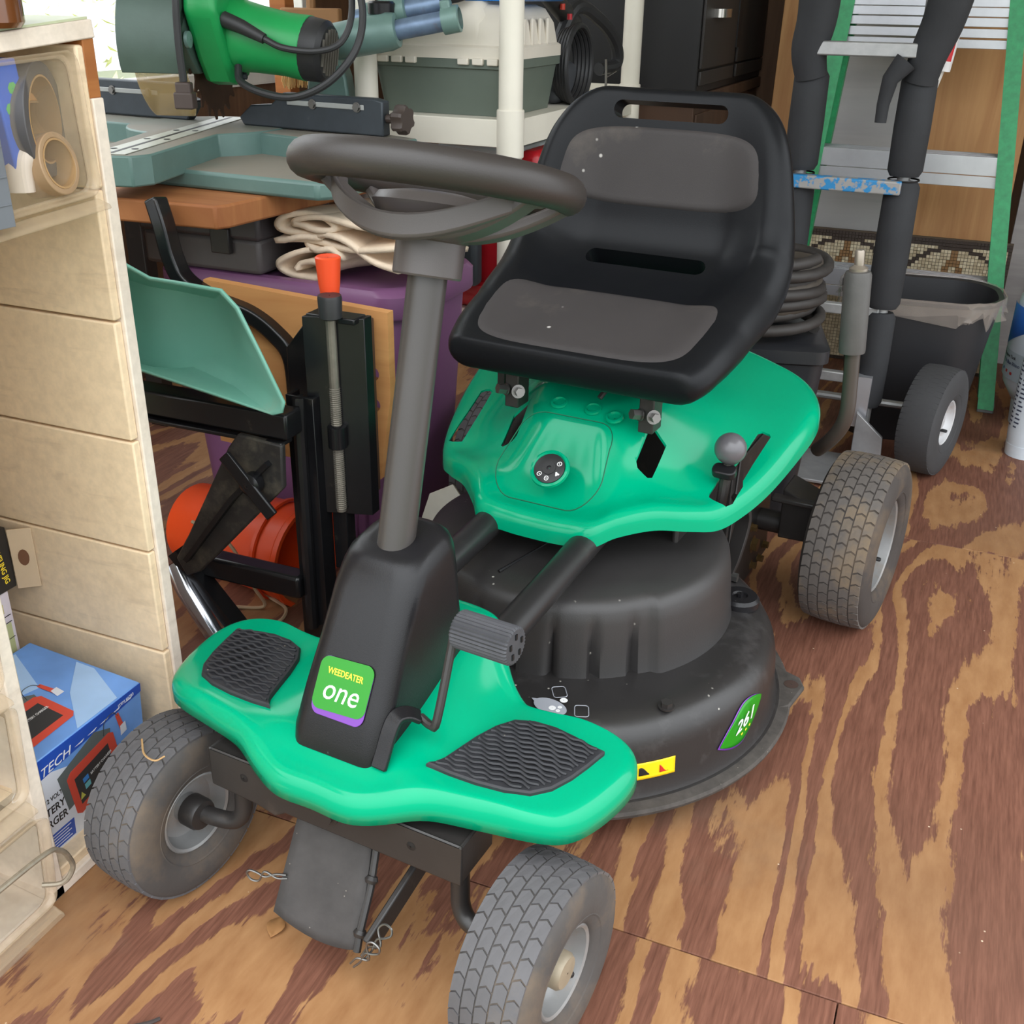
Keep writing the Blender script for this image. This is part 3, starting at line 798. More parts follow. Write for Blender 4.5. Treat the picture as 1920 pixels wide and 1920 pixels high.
# ---- seat
SEAT_T = .050
def seat_section(u_):
    tab = [(0, (.532, .562)), (.06, (.552, .568)), (.20, (.61, .583)), (.36, (.70, .603)), (.46, (.765, .612)), (.54, (.822, .634)), (.60, (.848, .670)), (.68, (.860, .72)), (.82, (.872, .802)), (.93, (.886, .858)), (1.0, (.896, .882))]
    y = interp(u_, [(t_, p[0]) for t_, p in tab]); z = interp(u_, [(t_, p[1]) for t_, p in tab])
    hw = interp(u_, [(0, .176), (.03, .186), (.08, .196), (.2, .207), (.36, .216), (.46, .224), (.54, .226), (.62, .218), (.70, .208), (.80, .194), (.87, .178), (.92, .160), (.96, .138), (1, .108)])
    return y, z, hw
def seat_frame(u_):
    acc = [0, 0, 0]
    for d in (-.035, -.0175, 0, .0175, .035):
        q = seat_section(max(0, min(1, u_ + d)))
        for i in range(3): acc[i] += q[i] / 5
    q0 = seat_section(max(0, u_ - .05)); q1 = seat_section(min(1, u_ + .05))
    ty, tz = q1[0] - q0[0], q1[1] - q0[1]; L = math.hypot(ty, tz)
    return acc[0], acc[1], acc[2], -tz / L, ty / L
def seat_rise(u_, a_):
    rise = interp(u_, [(0, .0), (.12, .004), (.3, .018), (.46, .052), (.56, .068), (.66, .052), (.8, .030), (.92, .012), (1, .002)])
    return rise * sstep(.45, 1.0, a_)
def seat_pt(u_, v_, dz=0):
    y, z, hw, ny, nz = seat_frame(u_)
    off = seat_rise(u_, abs(v_)) + dz
    return V(v_ * hw, y + ny * off, z + nz * off)
def seat_loop(u_, sc_t, sc_w):
    """closed cross-section: front face, rounded edge, back face, rounded edge"""
    y, z, hw, ny, nz = seat_frame(u_); hw *= sc_w; T_ = SEAT_T * interp(u_, [(0, 1.0), (.15, 1.15), (.3, 1.45), (.45, 1.75), (.55, 1.6), (.68, 1.1), (.85, .74), (1, .6)]); rr = T_ / 2
    vr = 1 - rr / hw * 1.15
    L = []
    def put(x, off):
        mid = -rr; off = mid + (off - mid) * sc_t
        L.append(V(x, y + ny * off, z + nz * off))
    n_ = 30
    for k in range(n_ + 1):
        v_ = (-1 + 2 * k / n_) * vr; put(v_ * hw, seat_rise(u_, abs(v_)))
    re = seat_rise(u_, vr)
    for k in range(1, 10):
        a = PI / 2 - PI * k / 10; put(vr * hw + rr * 1.15 * math.cos(a), re - rr + rr * math.sin(a) * 1.0)
    for k in range(n_ + 1):
        v_ = (1 - 2 * k / n_) * vr; put(v_ * hw, seat_rise(u_, abs(v_)) - T_)
    for k in range(1, 10):
        a = -PI / 2 - PI * k / 10; put(-vr * hw + rr * 1.15 * math.cos(a), re - rr + rr * math.sin(a) * 1.0)
    return L
b = MB(); loops = []
us = [0, .0015, .005, .011, .019, .029, .042] + [.042 + (.955 - .042) * k / 60 for k in range(1, 61)] + [.968, .979, .988, .994, .998, 1.0]
for u_ in us:
    st = 1.0; sw_ = 1.0
    if u_ < .042: q = 1 - u_ / .042; st = max(.03, math.sqrt(max(0, 1 - q * q))); sw_ = .965 + .035 * math.sqrt(max(0, 1 - q * q))
    if u_ > .955: q = (u_ - .955) / .045; st = max(.03, math.sqrt(max(0, 1 - q * q))); sw_ = .95 + .05 * math.sqrt(max(0, 1 - q * q))
    loops.append(seat_loop(u_, st, sw_))
b.loft(loops, True, True)
seat = b.build('seat', SEATP, MOW, smooth=60)
hc = []
# handle opening near the top and slot in the lower back
def seat_hole(u_, w_, h_, r_):
    p = seat_pt(u_, 0); p1 = seat_pt(min(1, u_ + .02), 0); t_ = (p1 - p).normalized()
    Mh = frame(p, (1, 0, 0), t_)
    b = MB(); b.prism(rrect(w_, h_, r_, 7), -.09, .09, Mh); return b
cut(seat, [seat_hole(.905, .178, .026, .0125), seat_hole(.537, .192, .028, .0135)], 55)
def pad(u0, u1, v_lim, name, rr):
    """inlaid pad: superellipse patch of the seat surface"""
    b = MB(); rings = 14; n = 64; loops = []
    for k in range(rings + 1):
        s_ = max(.02, k / rings); L = []
        for i in range(n):
            a = 2 * PI * i / n; c_, si = math.cos(a), math.sin(a); e = 2.0 / rr
            x = math.copysign(abs(c_) ** e, c_); y = math.copysign(abs(si) ** e, si)
            uu = (u0 + u1) / 2 + y * s_ * (u1 - u0) / 2; vv = x * s_ * v_lim(uu)
            L.append(seat_pt(uu, vv, .0045 if k < rings - 1 else (.0030 if k == rings - 1 else -.004)))
        loops.append(L)
    b.loft(loops, True, False); return b.build(name, PADV, seat, smooth=60)
pad(.045, .395, lambda u: .80 + .02 * math.sin(u * 6), 'seat_cushion', 4.6)
pad(.660, .862, lambda u: .80 + .04 * (u - .7), 'back_cushion', 4.0)
for s in (-1, 1):
    b = MB(); b.span(s * .104 - .011, s * .104 + .011, .59, .625, .455, .530); b.span(s * .104 - .011, s * .104 + .011, .60, .70, .525, .535)
    hg = b.build('seat_bracket', FRAMEM, MOW, bevel=.002)
    M_ = T(s * .104, .588, .482) @ R(75, 'X')
    hexbolt('hinge_bolt', STEELM, hg, M_ @ T(-.008, 0, 0) @ R(-35, 'Y'), .0075, .014, .009)
    hexbolt('hinge_nut', STEELM, hg, M_ @ T(.012, .0, .0) @ R(40, 'Y'), .0065, .012, .010)
b = MB(); b.tube([(.03, .60, .49), (.05, .64, .53), (.05, .70, .55)], .004, 8); b.build('seat_stay', FRAMEM, MOW)
b = MB(); b.tube([(-.185, .72, .44), (-.185, .72, .56)], .012, 8, sq=(.012, .006)); b.build('seat_strut', FRAMEM, MOW)

# ---- chassis, engine and rear axle
b = MB(); b.span(-.15, .15, .62, 1.22, .20, .235); b.span(.145, .155, .62, 1.24, .14, .36); b.span(-.155, -.145, .62, 1.24, .14, .36)
b.span(-.10, .10, .70, 1.02, .235, .44); b.lathe([(.11, .44), (.11, .47), (.09, .485), (.001, .485)], 28, T(0, .88, 0))
b.build('engine_block', FRAMEM, MOW, bevel=.004)
for s in (-1, 1):
    b = MB(); b.tube([(s * .15, 1.037, .152), (s * .30, 1.037, .152)], .020, 12)
    b.loft([[V(s * .215, 1.0, .235), V(s * .215, 1.075, .235), V(s * .215, 1.075, .14), V(s * .215, 1.0, .14)], [V(s * .285, .985, .215), V(s * .285, 1.06, .215), V(s * .285, 1.06, .150), V(s * .285, .985, .150)]])
    b.span(min(s * .20, s * .285), max(s * .20, s * .285), .98, 1.0, .215, .225)
    b.build('rear_axle', FRAMEM, MOW, bevel=.003)
b = MB(); b.span(.150, .168, .84, 1.12, .05, .34); b.prism([(.84, .05), (1.12, .05), (1.08, .33), (.86, .33)], .168, .172, Matrix(((0, 0, 1, 0), (1, 0, 0, 0), (0, 1, 0, 0), (0, 0, 0, 1))))
gp = b.build('gear_plate', FRAMEM, MOW, bevel=.002)
for (y, z, r_) in ((.985, .156, .007), (1.008, .112, .013), (1.012, .068, .007), (1.06, .060, .007), (1.09, .075, .007)):
    hexbolt('gear_bolt', BRASSM, gp, T(.172, y, z) @ RX, r_, .010, r_ * 1.3)
b = MB(); b.tube(catmull([(.20, .765, .31), (.205, .79, .265), (.20, .775, .205), (.19, .765, .165)], 5), .010, 8, sq=(.012, .004)); lk = b.build('deck_link', FRAMEM, MOW, bevel=.001)
hexbolt('link_bolt', STEELM, lk, T(.197, .765, .172) @ RX, .008, .016, .014)

# ---- deck lift lever
LV = catmull([(.275, .93, .345), (.295, .905, .372), (.312, .893, .402), (.318, .89, .430), (.3165, .89, .47), (.312, .89, .535)], 6)
b = MB(); b.tube(LV, .0115, 16); ll = b.build('lift_lever', mat('lever_bronze', (70, 63, 58), .4, .3, var=.1), MOW, smooth=50)
b = MB(); Ml = frame((.311, .89, .527), (1, 0, 0), (0, 1, 0)); Ml = T(.311, .89, .527) @ R(-4, 'Y')
b.lathe([(.012, -.003), (.019, -.003), (.0195, .0), (.0195, .112), (.0175, .117), (.013, .118)], 28, Ml)
b.build('lever_grip', mat('grip_dark', (76, 74, 72), .55, var=.12, vscale=30, bump=.3), ll)
b = MB(); b.lathe([(.013, .116), (.0135, .122), (.008, .126), (.0072, .127), (.0072, .146), (.006, .148), (.001, .148)], 16, Ml); b.build('lever_button', mat('button_steel', (150, 140, 128), .35, .6, var=.1), ll)
# ================================================================= left side: cabinet with clear bins
def particle_board(name, c, dirt=.3):
    N = NT(name); v = N.coords(); n1 = N.noise(v, 9, 5, .65); n2 = N.noise(v, 90, 3, .6); vs = N.coords((2, 2, 14)); n3 = N.noise(vs, 3, 4, .6, .6)
    base = N.ramp(n2, [(.35, lin(tuple(x * .95 for x in c))), (.65, lin(c))])
    base = N.mix(N.ramp(n1, [(.5, 0.0), (.75, dirt)]), base, lin((176, 146, 112)))
    base = N.mix(N.ramp(n3, [(.58, 0.0), (.75, dirt)]), base, lin((158, 130, 104)))
    N.link(base, N.b.inputs['Base Color']); N.b.inputs['Roughness'].default_value = .55; N.bump(n2, .15, .001); return N.m
PANELM = particle_board('painted_panel', (244, 218, 182))
EDGEM = particle_board('painted_edge', (236, 222, 206), .2)
RAWW = plank_wall_mat('stained_wood', (150, 84, 36), (188, 122, 62), 'Z', 14)
CAB = empty('bin_cabinet', (-1.05, .70, 0), label='cream painted bin cabinet standing along the left wall', cat='cabinet')
def cab(mb): return mb
CX, CY = -1.05, .70
def cbox(x0, x1, y0, y1, z0, z1): return MB().span(x0 - CX, x1 - CX, y0 - CY, y1 - CY, z0, z1)
TILT = rad(4.5)
MB().span(-.25, .176, -.657, 0, 0, .018).build('top_board', EDGEM, CAB, loc=(0, .257, .951), rot=(TILT, 0, 0), bevel=.0015)
MB().span(-.245, .172, -.65, -.002, .0182, .0205).build('top_laminate', mat('laminate_green', (176, 182, 150), .4), CAB, loc=(0, .257, .951), rot=(TILT, 0, 0))
cbox(-1.30, -.874, .9405, .957, 0, .893).build('end_panel', EDGEM, CAB, bevel=.0015)
cbox(-1.30, -.876, .9395, .956, .893, .951).build('corner_block', RAWW, CAB, bevel=.001)
for k_, (z0, z1) in enumerate(((.062, .2085), (.2115, .3565), (.3595, .5065), (.5095, .6535), (.6565, .80))):
    pl_ = cbox(-1.30, -.8745 - (.004 if k_ % 2 else .003), .928, .9403, z0, z1).build('side_plank', PANELM, CAB, bevel=.0022, bseg=3)
cbox(-1.30, -.876, .9285, .9403, .802, .945).build('bin_guide', PANELM, CAB, bevel=.003)
cbox(-1.30, -.872, .681, .700, 0, .951).build('divider', EDGEM, CAB, bevel=.002)
cbox(-1.32, -1.30, .30, .957, 0, .951).build('back_panel', PANELM, CAB)
cbox(-1.30, -.872, .30, .94, 0, .016).build('base_board', EDGEM, CAB, bevel=.002)
cbox(-1.30, -.880, .70, .94, .016, .030).build('base_shelf', PANELM, CAB, bevel=.002)
for z in (.160, .308, .456): cbox(-1.30, -.90, .30, .681, z, z + .006).build('bin_runner', PANELM, CAB)

def clear_mat(name, tint, alpha, rough=.12, lo=.8, hi=1.5):
    N = NT(name); v = N.coords(); n1 = N.noise(v, 14, 4, .6)
    N.link(N.ramp(n1, [(.35, lin(tint)), (.7, lin(tuple(x * .86 for x in tint)))]), N.b.inputs['Base Color'])
    N.link(N.ramp(n1, [(.4, alpha * lo), (.75, min(1, alpha * hi))]), N.b.inputs['Alpha'])
    N.b.inputs['Roughness'].default_value = rough; return N.m
CLEAR = clear_mat('clear_bin_plastic', (226, 206, 176), .09)
CLEARL = clear_mat('clear_bin_lip', (222, 198, 166), .30)
HANDM = mat('wire_handle_steel', (150, 140, 124), .45, .5, var=.25, vscale=60)
def bin_(loc, w, h, d, label, tilt=0, handle=False):
    """clear tilt bin: front at local x=0 facing +x, width along y, height z"""
    r_ = empty('clear_bin', loc, (0, rad(tilt), 0), label, 'bin', 'clear plastic bins in the cream cabinet')
    t_ = .003
    b = MB()
    P = rrect(w, h, .016, 5)
    def lp(x, s_, yo=0): return [V(x, p[0] * s_, h / 2 + p[1] * s_ + yo) for p in P]
    b.loft([lp(.004, 1), lp(0, .98), lp(-.0035, .96), lp(-.004, .90)], False, False)
    b.build('front_frame', CLEARL, r_, solid=.002)
    b = MB(); b.loft([lp(-.006, .93), lp(-.007, .5)], False, True); b.build('front_panel', CLEAR, r_, solid=t_ * .5)
    b = MB(); b.span(-d, -.006, -w / 2 + .008, -w / 2 + .010, .006, h - .012); b.span(-d, -.006, w / 2 - .010, w / 2 - .008, .006, h - .012); b.span(-d, -.006, -w / 2 + .01, w / 2 - .01, .004, .007); b.span(-d - .002, -d, -w / 2 + .01, w / 2 - .01, .006, h - .012)
    b.build('tray', CLEAR, r_, smooth=0)
    b = MB(); b.prism([(0, -.003), (.016, -.008), (.018, -.013), (.012, -.014), (-.004, -.006)], -w / 2 + .004, w / 2 - .004, Matrix(((1, 0, 0, 0), (0, 0, 1, 0), (0, 1, 0, 0), (0, 0, 0, 1))))
    b.build('lip', CLEARL, r_, bevel=.002)
    if handle:
        b = MB(); pts = [(.002, -.095, .125), (.028, -.095, .13), (.034, -.08, .135), (.034, .060, .128), (.032, .092, .112), (.030, .107, .085), (.030, .110, .066), (.024, .100, .050), (.004, .088, .046)]
        b.tube(catmull(pts, 5), .0032, 8); b.build('wire_handle', HANDM, r_)
    return r_
bin_((-.868, .818, .793), .214, .144, .26, 'clear bin of tape rolls at the top of the cabinet').rotation_euler = (rad(3), 0, 0)
bin_((-.862, .568, .014), .216, .143, .26, 'lowest clear bin with a wire handle, beside the battery charger box', 6, True)
bin_((-.868, .568, .170), .216, .134, .26, 'clear bin directly above the wire handled bin', 4)
bin_((-.868, .568, .318), .216, .134, .26, 'clear bin second above the wire handled bin, mostly cut off', 2)
# contents
def ring_roll(loc, R_, r_, w_, m, label, rot, cat='tape', hub=None):
    rt = empty('tape_roll', loc, rot, label, cat, 'tape rolls in the top bin')
    b = MB(); b.lathe([(r_, -w_ / 2), (R_, -w_ / 2), (R_, w_ / 2), (r_, w_ / 2), (r_, -w_ / 2)], 36); b.build('tape', m, rt, bevel=.001)
    b = MB(); b.lathe([(r_ - .002, -w_ / 2), (r_, -w_ / 2), (r_, w_ / 2), (r_ - .002, w_ / 2), (r_ - .002, -w_ / 2)], 36); b.build('core', hub or mat('cardboard_core', (176, 140, 96), .8), rt); return rt
ring_roll((-.902, .880, .876), .056, .043, .03, mat('grey_tape', (84, 82, 84), .5), 'dark grey tape roll standing in the top clear bin', (0, rad(90), rad(25)))
ring_roll((-.938, .912, .857), .044, .034, .03, mat('tan_tape', (206, 150, 84), .5), 'tan masking tape roll leaning in the top clear bin corner', (0, rad(90), rad(-15)))
ring_roll((-.885, .872, .833), .031, .025, .035, mat('clear_tape', (170, 140, 108), .4), 'small tan tape roll at the bottom of the top bin', (0, rad(80), rad(10)))
b = MB(); b.span(-.014, .014, -.016, .016, -.05, .05)
bx_ = tag(b.build('blue_tape_box', mat('blue_box', (30, 92, 190), .45), loc=(-.892, .838, .885), rot=(rad(5), 0, 0), bevel=.002), 'blue carton with green leaf print in the top clear bin', 'carton')
for (y, z) in ((.004, .024), (-.004, .006)):
    b = MB(); b.lathe([(.006, 0), (.0005, .0003)], 7, T(.0142, y, z) @ RX); b.build('leaf_print', mat('leaf_green', (86, 170, 90), .5), bx_)
b = MB(); b.tube(catmull([(-.886, .836, .812), (-.886, .838, .835), (-.884, .846, .846), (-.882, .858, .842)], 4), .0135, 14)
tag(b.build('pipe_elbow', mat('pvc_white', (206, 192, 178), .45)), 'off-white plastic pipe elbow in the top clear bin', 'pipe fitting')
b = MB(); b.span(-.012, .012, -.02, .02, -.06, .06)
for z in (-.04, -.015, .012, .038): b.span(.012, .0128, -.019, .019, z, z + .002)
tag(b.build('grey_plastic_case', mat('grey_case', (112, 116, 122), .5), loc=(-.850, .757, .852), bevel=.002), 'grey ribbed plastic case at the left end of the top bin', 'case')
# amber jar on top
j = empty('amber_jar', (-.905, .835, .9625), label='brown amber glass jar standing on the cabinet top', cat='jar')
b = MB(); b.lathe([(.001, 0), (.040, 0), (.044, .005), (.044, .08), (.036, .094), (.030, .098)], 32); b.build('jar_body', mat('amber_glass', (112, 66, 34), .12, var=.2, coat=.5), j)
b = MB(); b.lathe([(.031, .098), (.034, .098), (.034, .118), (.001, .12)], 32); b.build('jar_lid', mat('jar_lid_white', (210, 206, 196), .4), j)
# battery charger box
BX = empty('charger_box', (-.905, .805, .030), (0, rad(4), rad(0)), 'blue and white battery charger carton in the open cabinet bay', 'carton')
CH_W, CH_H, CH_D = .180, .150, .185
BLUEC = mat('carton_blue', (112, 160, 228), .4, var=.18, vscale=7); BLUED = mat('carton_dark_blue', (36, 80, 180), .4, var=.06); CWH = mat('carton_white', (222, 226, 236), .45, var=.05); CREDM = mat('carton_red', (214, 78, 62), .42, var=.04); CDARK = mat('carton_charcoal', (52, 54, 58), .42, var=.06); CGREY = mat('carton_grey', (96, 104, 104), .45, var=.06)
b = MB(); b.span(-CH_D, 0, -CH_W / 2, CH_W / 2, 0, CH_H); bd = b.build('carton', BLUEC, BX, bevel=.0015)
def decal(poly, m, face, lift, parent, name):
    """flat print: face 'f' = front (+x; u=y, v=z), 't' = top (u=y, v=-x), 's' = side +y (u=-x, v=z)"""
    if face == 'f': M_ = Matrix(((0, 0, 1, 0), (1, 0, 0, 0), (0, 1, 0, 0), (0, 0, 0, 1)))
    elif face == 't': M_ = Matrix(((0, -1, 0, 0), (1, 0, 0, 0), (0, 0, 1, CH_H), (0, 0, 0, 1)))
    else: M_ = Matrix(((-1, 0, 0, 0), (0, 0, 1, CH_W / 2), (0, 1, 0, 0), (0, 0, 0, 1)))
    b = MB(); b.prism(poly, lift, lift + .0002, M_); return b.build(name, m, parent, smooth=0), M_
def quad(u0, v0, u1, v1): return [(u0, v0), (u1, v0), (u1, v1), (u0, v1)]
hw = CH_W / 2
_, MF = decal([(-hw, 0), (hw * .35, 0), (hw * .1, CH_H * .6), (-hw, CH_H * .86)], CWH, 'f', .0003, bd, 'white_print')
decal([(-hw, CH_H - .030), (hw, CH_H - .014), (hw, CH_H - .001), (-hw, CH_H - .001)], BLUED, 'f', .0004, bd, 'blue_band')
def charger_print(M2, s_, parent):
    def pr(poly, m, l, name):
        b = MB(); b.prism([(x * s_, y * s_) for x, y in poly], l, l + .00015, M2); return b.build(name, m, parent, smooth=0)
    pr([(-.040, .040), (-.030, -.022), (.052, -.004), (.058, .050), (.03, .064)], CGREY, .0007, 'printed_case')
    pr([(-.026, .026), (-.018, -.038), (-.010, -.044), (.064, -.026), (.070, -.018), (.062, .040), (.054, .045), (-.018, .034)], CREDM, .0009, 'printed_housing')
    pr([(-.014, .018), (-.008, -.030), (.056, -.016), (.050, .030)], CDARK, .0011, 'printed_face')
    pr([(.002, -.012), (.012, -.010), (.011, -.001), (.001, -.003)], mat('print_teal', (110, 190, 200), .4), .0013, 'printed_button')
    pr([(.000, .000), (.010, .002), (.009, .010), (-.001, .008)], mat('print_blue', (60, 140, 220), .4), .0013, 'printed_button')
    pr([(-.009, -.022), (.000, -.020), (-.006, -.010)], mat('print_gauge', (200, 200, 90), .4), .0013, 'printed_gauge')
    text('BATTERY CHARGER', .0062 * s_, WHITEI, parent, M2 @ T(.034 * s_, .010 * s_, .0013) @ R(12, 'Z'), extrude=.0001, sx=.75)
    b = MB(); P = catmull([(.045, .046, 0), (.050, .066, 0), (.066, .070, 0), (.074, .060, 0)], 4); b.tube([M2 @ (Vector(p) * s_ + V(0, 0, .0009)) for p in P], .0006, 4); b.build('printed_cable', CDARK, parent)
    pr([(.070, .062), (.076, .064), (.084, .034), (.076, .032)], CREDM, .0009, 'printed_clamp')
    pr([(.076, .040), (.086, .042), (.087, .026), (.075, .024)], CWH, .0011, 'printed_clamp_jaw')
charger_print(MF @ T(-.024, .068, 0) @ R(2, 'Z'), .95, bd)
_, MT = decal([(-hw, .03), (-hw * .3, .03), (-hw, CH_D * .95)], mat('carton_pale', (150, 186, 226), .4), 't', .0003, bd, 'pale_print')
PALE2 = mat('carton_sky', (166, 200, 240), .4, var=.1)
decal([(-.02, .002), (.05, .002), (.085, .07), (.085, .10), (.03, .06)], PALE2, 't', .0003, bd, 'pale_streak')
decal([(-.05, .12), (.02, .10), (.06, .18), (-.06, .18)], PALE2, 't', .0003, bd, 'pale_streak')
decal([(.03, .03), (.088, .05), (.088, .08), (.05, .07)], PALE2, 'f', .0003, bd, 'pale_streak')
charger_print(MT @ T(-.058, .060, 0) @ R(-12, 'Z') @ R(0, 'Z'), .95, bd)
text('BATTERY', .0165, BLACKI, bd, MF @ T(-.056, .066, .0006), align='RIGHT', extrude=.0001, sx=.8, bold=.0003)
text('CHARGER', .0165, BLACKI, bd, MF @ T(-.054, .047, .0006), align='RIGHT', extrude=.0001, sx=.8, bold=.0003)
text('6/12 VOLT', .0095, BLACKI, bd, MF @ T(-.058, .083, .0006), align='RIGHT', extrude=.0001, sx=.8, bold=.0002)
decal(quad(-.088, .004, -.046, .030), BLUED, 'f', .0006, bd, 'blue_panel')
for k_ in range(5): decal(quad(-.086, .0075 + k_ * .0045, -.052 - .004 * (k_ % 2), .0087 + k_ * .0045), CWH, 'f', .0008, bd, 'print_line')
text('CEN-TECH', .018, WHITEI, bd, MF @ T(-.038, CH_H - .019, .0008) @ R(4, 'Z'), align='RIGHT', extrude=.0001, shear=.3, sx=1.1)
for k_ in range(5): decal([(-.03 + k_ * .022, CH_H - .0200 + k_ * .0018), (-.018 + k_ * .022, CH_H - .0205 + k_ * .0018), (-.014 + k_ * .022, CH_H - .0175 + k_ * .0018)], CWH, 'f', .0007, bd, 'scuff')
text('ITEM 66783', .006, WHITEI, bd, MF @ T(.062, CH_H - .010, .0008) @ R(4, 'Z'), extrude=.0001)
for k_ in range(7): decal(quad(.02 + k_ * .016, CH_H - .022, .026 + k_ * .016, CH_H - .010), CWH, 's', .0005, bd, 'side_print')
# white carton and doweling jig box above it
wbx = empty('white_carton', (-1.097, .893, .030), (0, 0, rad(3)), 'white carton with green label standing behind the charger box', 'carton')
MB().span(-.19, 0, -.15, .0, 0, .240).build('carton', mat('carton_offwhite', (216, 206, 214), .5), wbx, bevel=.0012)
Mw = Matrix(((0, 0, 1, .0003), (1, 0, 0, 0), (0, 1, 0, 0), (0, 0, 0, 1)))
b = MB(); b.prism(quad(-.030, .150, -.006, .195), 0, .0003, Mw); b.build('green_label', mat('label_sage', (186, 190, 140), .5), wbx)
b = MB(); b.prism(quad(-.046, .212, -.014, .226), 0, .0003, Mw); b.build('yellow_logo', mat('label_olive', (190, 176, 40), .5), wbx)
for z in (.148, .172, .196, .206): MB().span(.0003, .0008, -.032, -.004, z, z + .001).build('label_rule', BLACKI, wbx)
djb = empty('jig_box', (-1.096, .908, .2705), (0, 0, rad(0)), 'black doweling jig carton with yellow lettering on the white carton', 'carton')
MB().span(-.16, 0, -.12, .0, 0, .088).build('carton', mat('carton_black', (34, 32, 32), .4), djb, bevel=.001)
MB().span(-.001, .001, 0, .030, -.004, .084).build('end_flap', mat('cardboard', (206, 180, 148), .7), djb, loc=(.001, 0, 0), rot=(0, 0, rad(-52)), bevel=.0005)
b = MB(); b.prism([(.007 * math.cos(2 * PI * k_ / 16), .012 * math.sin(2 * PI * k_ / 16)) for k_ in range(16)], 0, .0003, T(.001, 0, 0) @ R(-52, 'Z') @ T(.0012, .015, .042) @ Matrix(((0, 0, 1, 0), (1, 0, 0, 0), (0, 1, 0, 0), (0, 0, 0, 1)))); b.build('finger_hole', mat('hole_brown', (110, 72, 48), .8), djb)
Mj = Matrix(((0, 0, 1, .0004), (1, 0, 0, -.018), (0, 1, 0, .044), (0, 0, 0, 1)))
text('DOWELING JIG', .0115, YELLOWI, djb, Mj @ R(-82, 'Z'), extrude=.0001, sx=.85, bold=.0002)

# ================================================================= mitre saw on bench
SAWM = mat('saw_cast_green', (104, 132, 126), .42, .15, var=.12, vscale=12, bump=.2, bscale=250, dust=((110, 102, 92), 8, .55, .5))
def settled_dust(name, c, dustc, amount):
    """painted casting whose upward faces carry settled sawdust"""
    N = NT(name); v = N.coords(); n1 = N.noise(v, 18, 5, .6); n2 = N.noise(v, 5, 3, .5)
    base = N.ramp(n1, [(.3, lin(tuple(x * .92 for x in c))), (.7, lin(c))])
    g = N.n.new('ShaderNodeNewGeometry'); sp = N.n.new('ShaderNodeSeparateXYZ'); N.link(g.outputs['Normal'], sp.inputs[0])
    up = N.ramp(sp.outputs['Z'], [(.85, 0.0), (.95, 1.0)])
    f = N.math('MULTIPLY', up, N.ramp(n2, [(.3, amount * .55), (.6, amount)]))
    N.link(N.mix(f, base, lin(dustc)), N.b.inputs['Base Color'])
    N.link(N.ramp(up, [(0, .38), (1, .7)]), N.b.inputs['Roughness']); N.bump(n1, .12, .001); return N.m
SAWTOP = settled_dust('saw_table_dusty', (96, 124, 118), (140, 128, 116), .85)
SAWDK = mat('saw_guard_green', (70, 88, 80), .45, .15, var=.12, vscale=12, bump=.2, bscale=250)
SAWGREEN = mat('saw_motor_green', (22, 146, 76), .4, var=.1, vscale=8, dust=((92, 88, 60), 9, .62, .35))
DKMETAL = mat('saw_dark_metal', (56, 62, 68), .45, .3, var=.12, vscale=30, dust=((120, 116, 108), 30, .66, .5))
BLADEM = mat('blade_brown_steel', (70, 48, 36), .45, .5, var=.25, vscale=30)
AMBER = clear_mat('amber_guard', (196, 168, 112), .52, .15, .97, 1.06)
CABLEM = mat('black_cable', (38, 38, 40), .5, var=.08)
SAW = empty('mitre_saw', (-1.40, 1.81, .690), (0, 0, rad(-5)), 'sliding mitre saw with green motor on the wooden bench top', 'saw')
b = MB()
base = [(.46, -.215), (.44, -.245), (.02, -.265), (-.42, -.235), (-.48, -.10), (-.48, .10), (-.2, .16), (.2, .16), (.40, .10), (.455, -.05)]
b.prism(base, 0, .030); b.build('saw_base', SAWTOP, SAW, bevel=.006)
b = MB(); b.prism([(.14, -.03), (.43, -.07), (.44, .06), (.3, .1), (.15, .1)], .026, .068); b.build('right_table', SAWTOP, SAW, bevel=.004)
b = MB(); b.prism([(-.14, -.06), (-.44, -.06), (-.46, .06), (-.15, .1)], .026, .068); b.build('left_table', SAWTOP, SAW, bevel=.004)
tt = 21.5    # table turned relative to the base
Mt = R(tt, 'Z')
b = MB(); P = []
for k_ in range(49):
    a = rad(-64 + (360 - 52) * k_ / 48); P.append((.155 * math.cos(a), .155 * math.sin(a)))
P += [(-.052, -.42), (-.040, -.45), (.040, -.45), (.062, -.42)]
b.prism(P, .022, .070, Mt); b.build('turntable', SAWTOP, SAW, bevel=.003)
b = MB(); b.prism(quad(-.028, -.44, .028, .13), .0705, .0715, Mt); ins = b.build('kerf_plate', mat('kerf_plate_pale', (176, 178, 166), .4), SAW)
b = MB(); b.prism(quad(-.0035, -.43, .0035, .12), .0716, .0719, Mt); b.build('kerf_slot', BLACKI, ins)
for y in (-.38, -.25, -.12):
    for x in (-.018, .018): b = MB(); b.lathe([(.006, .0722), (.0005, .0724)], 10, Mt @ T(x, y, 0)); b.build('plate_screw', BLACKI, ins)
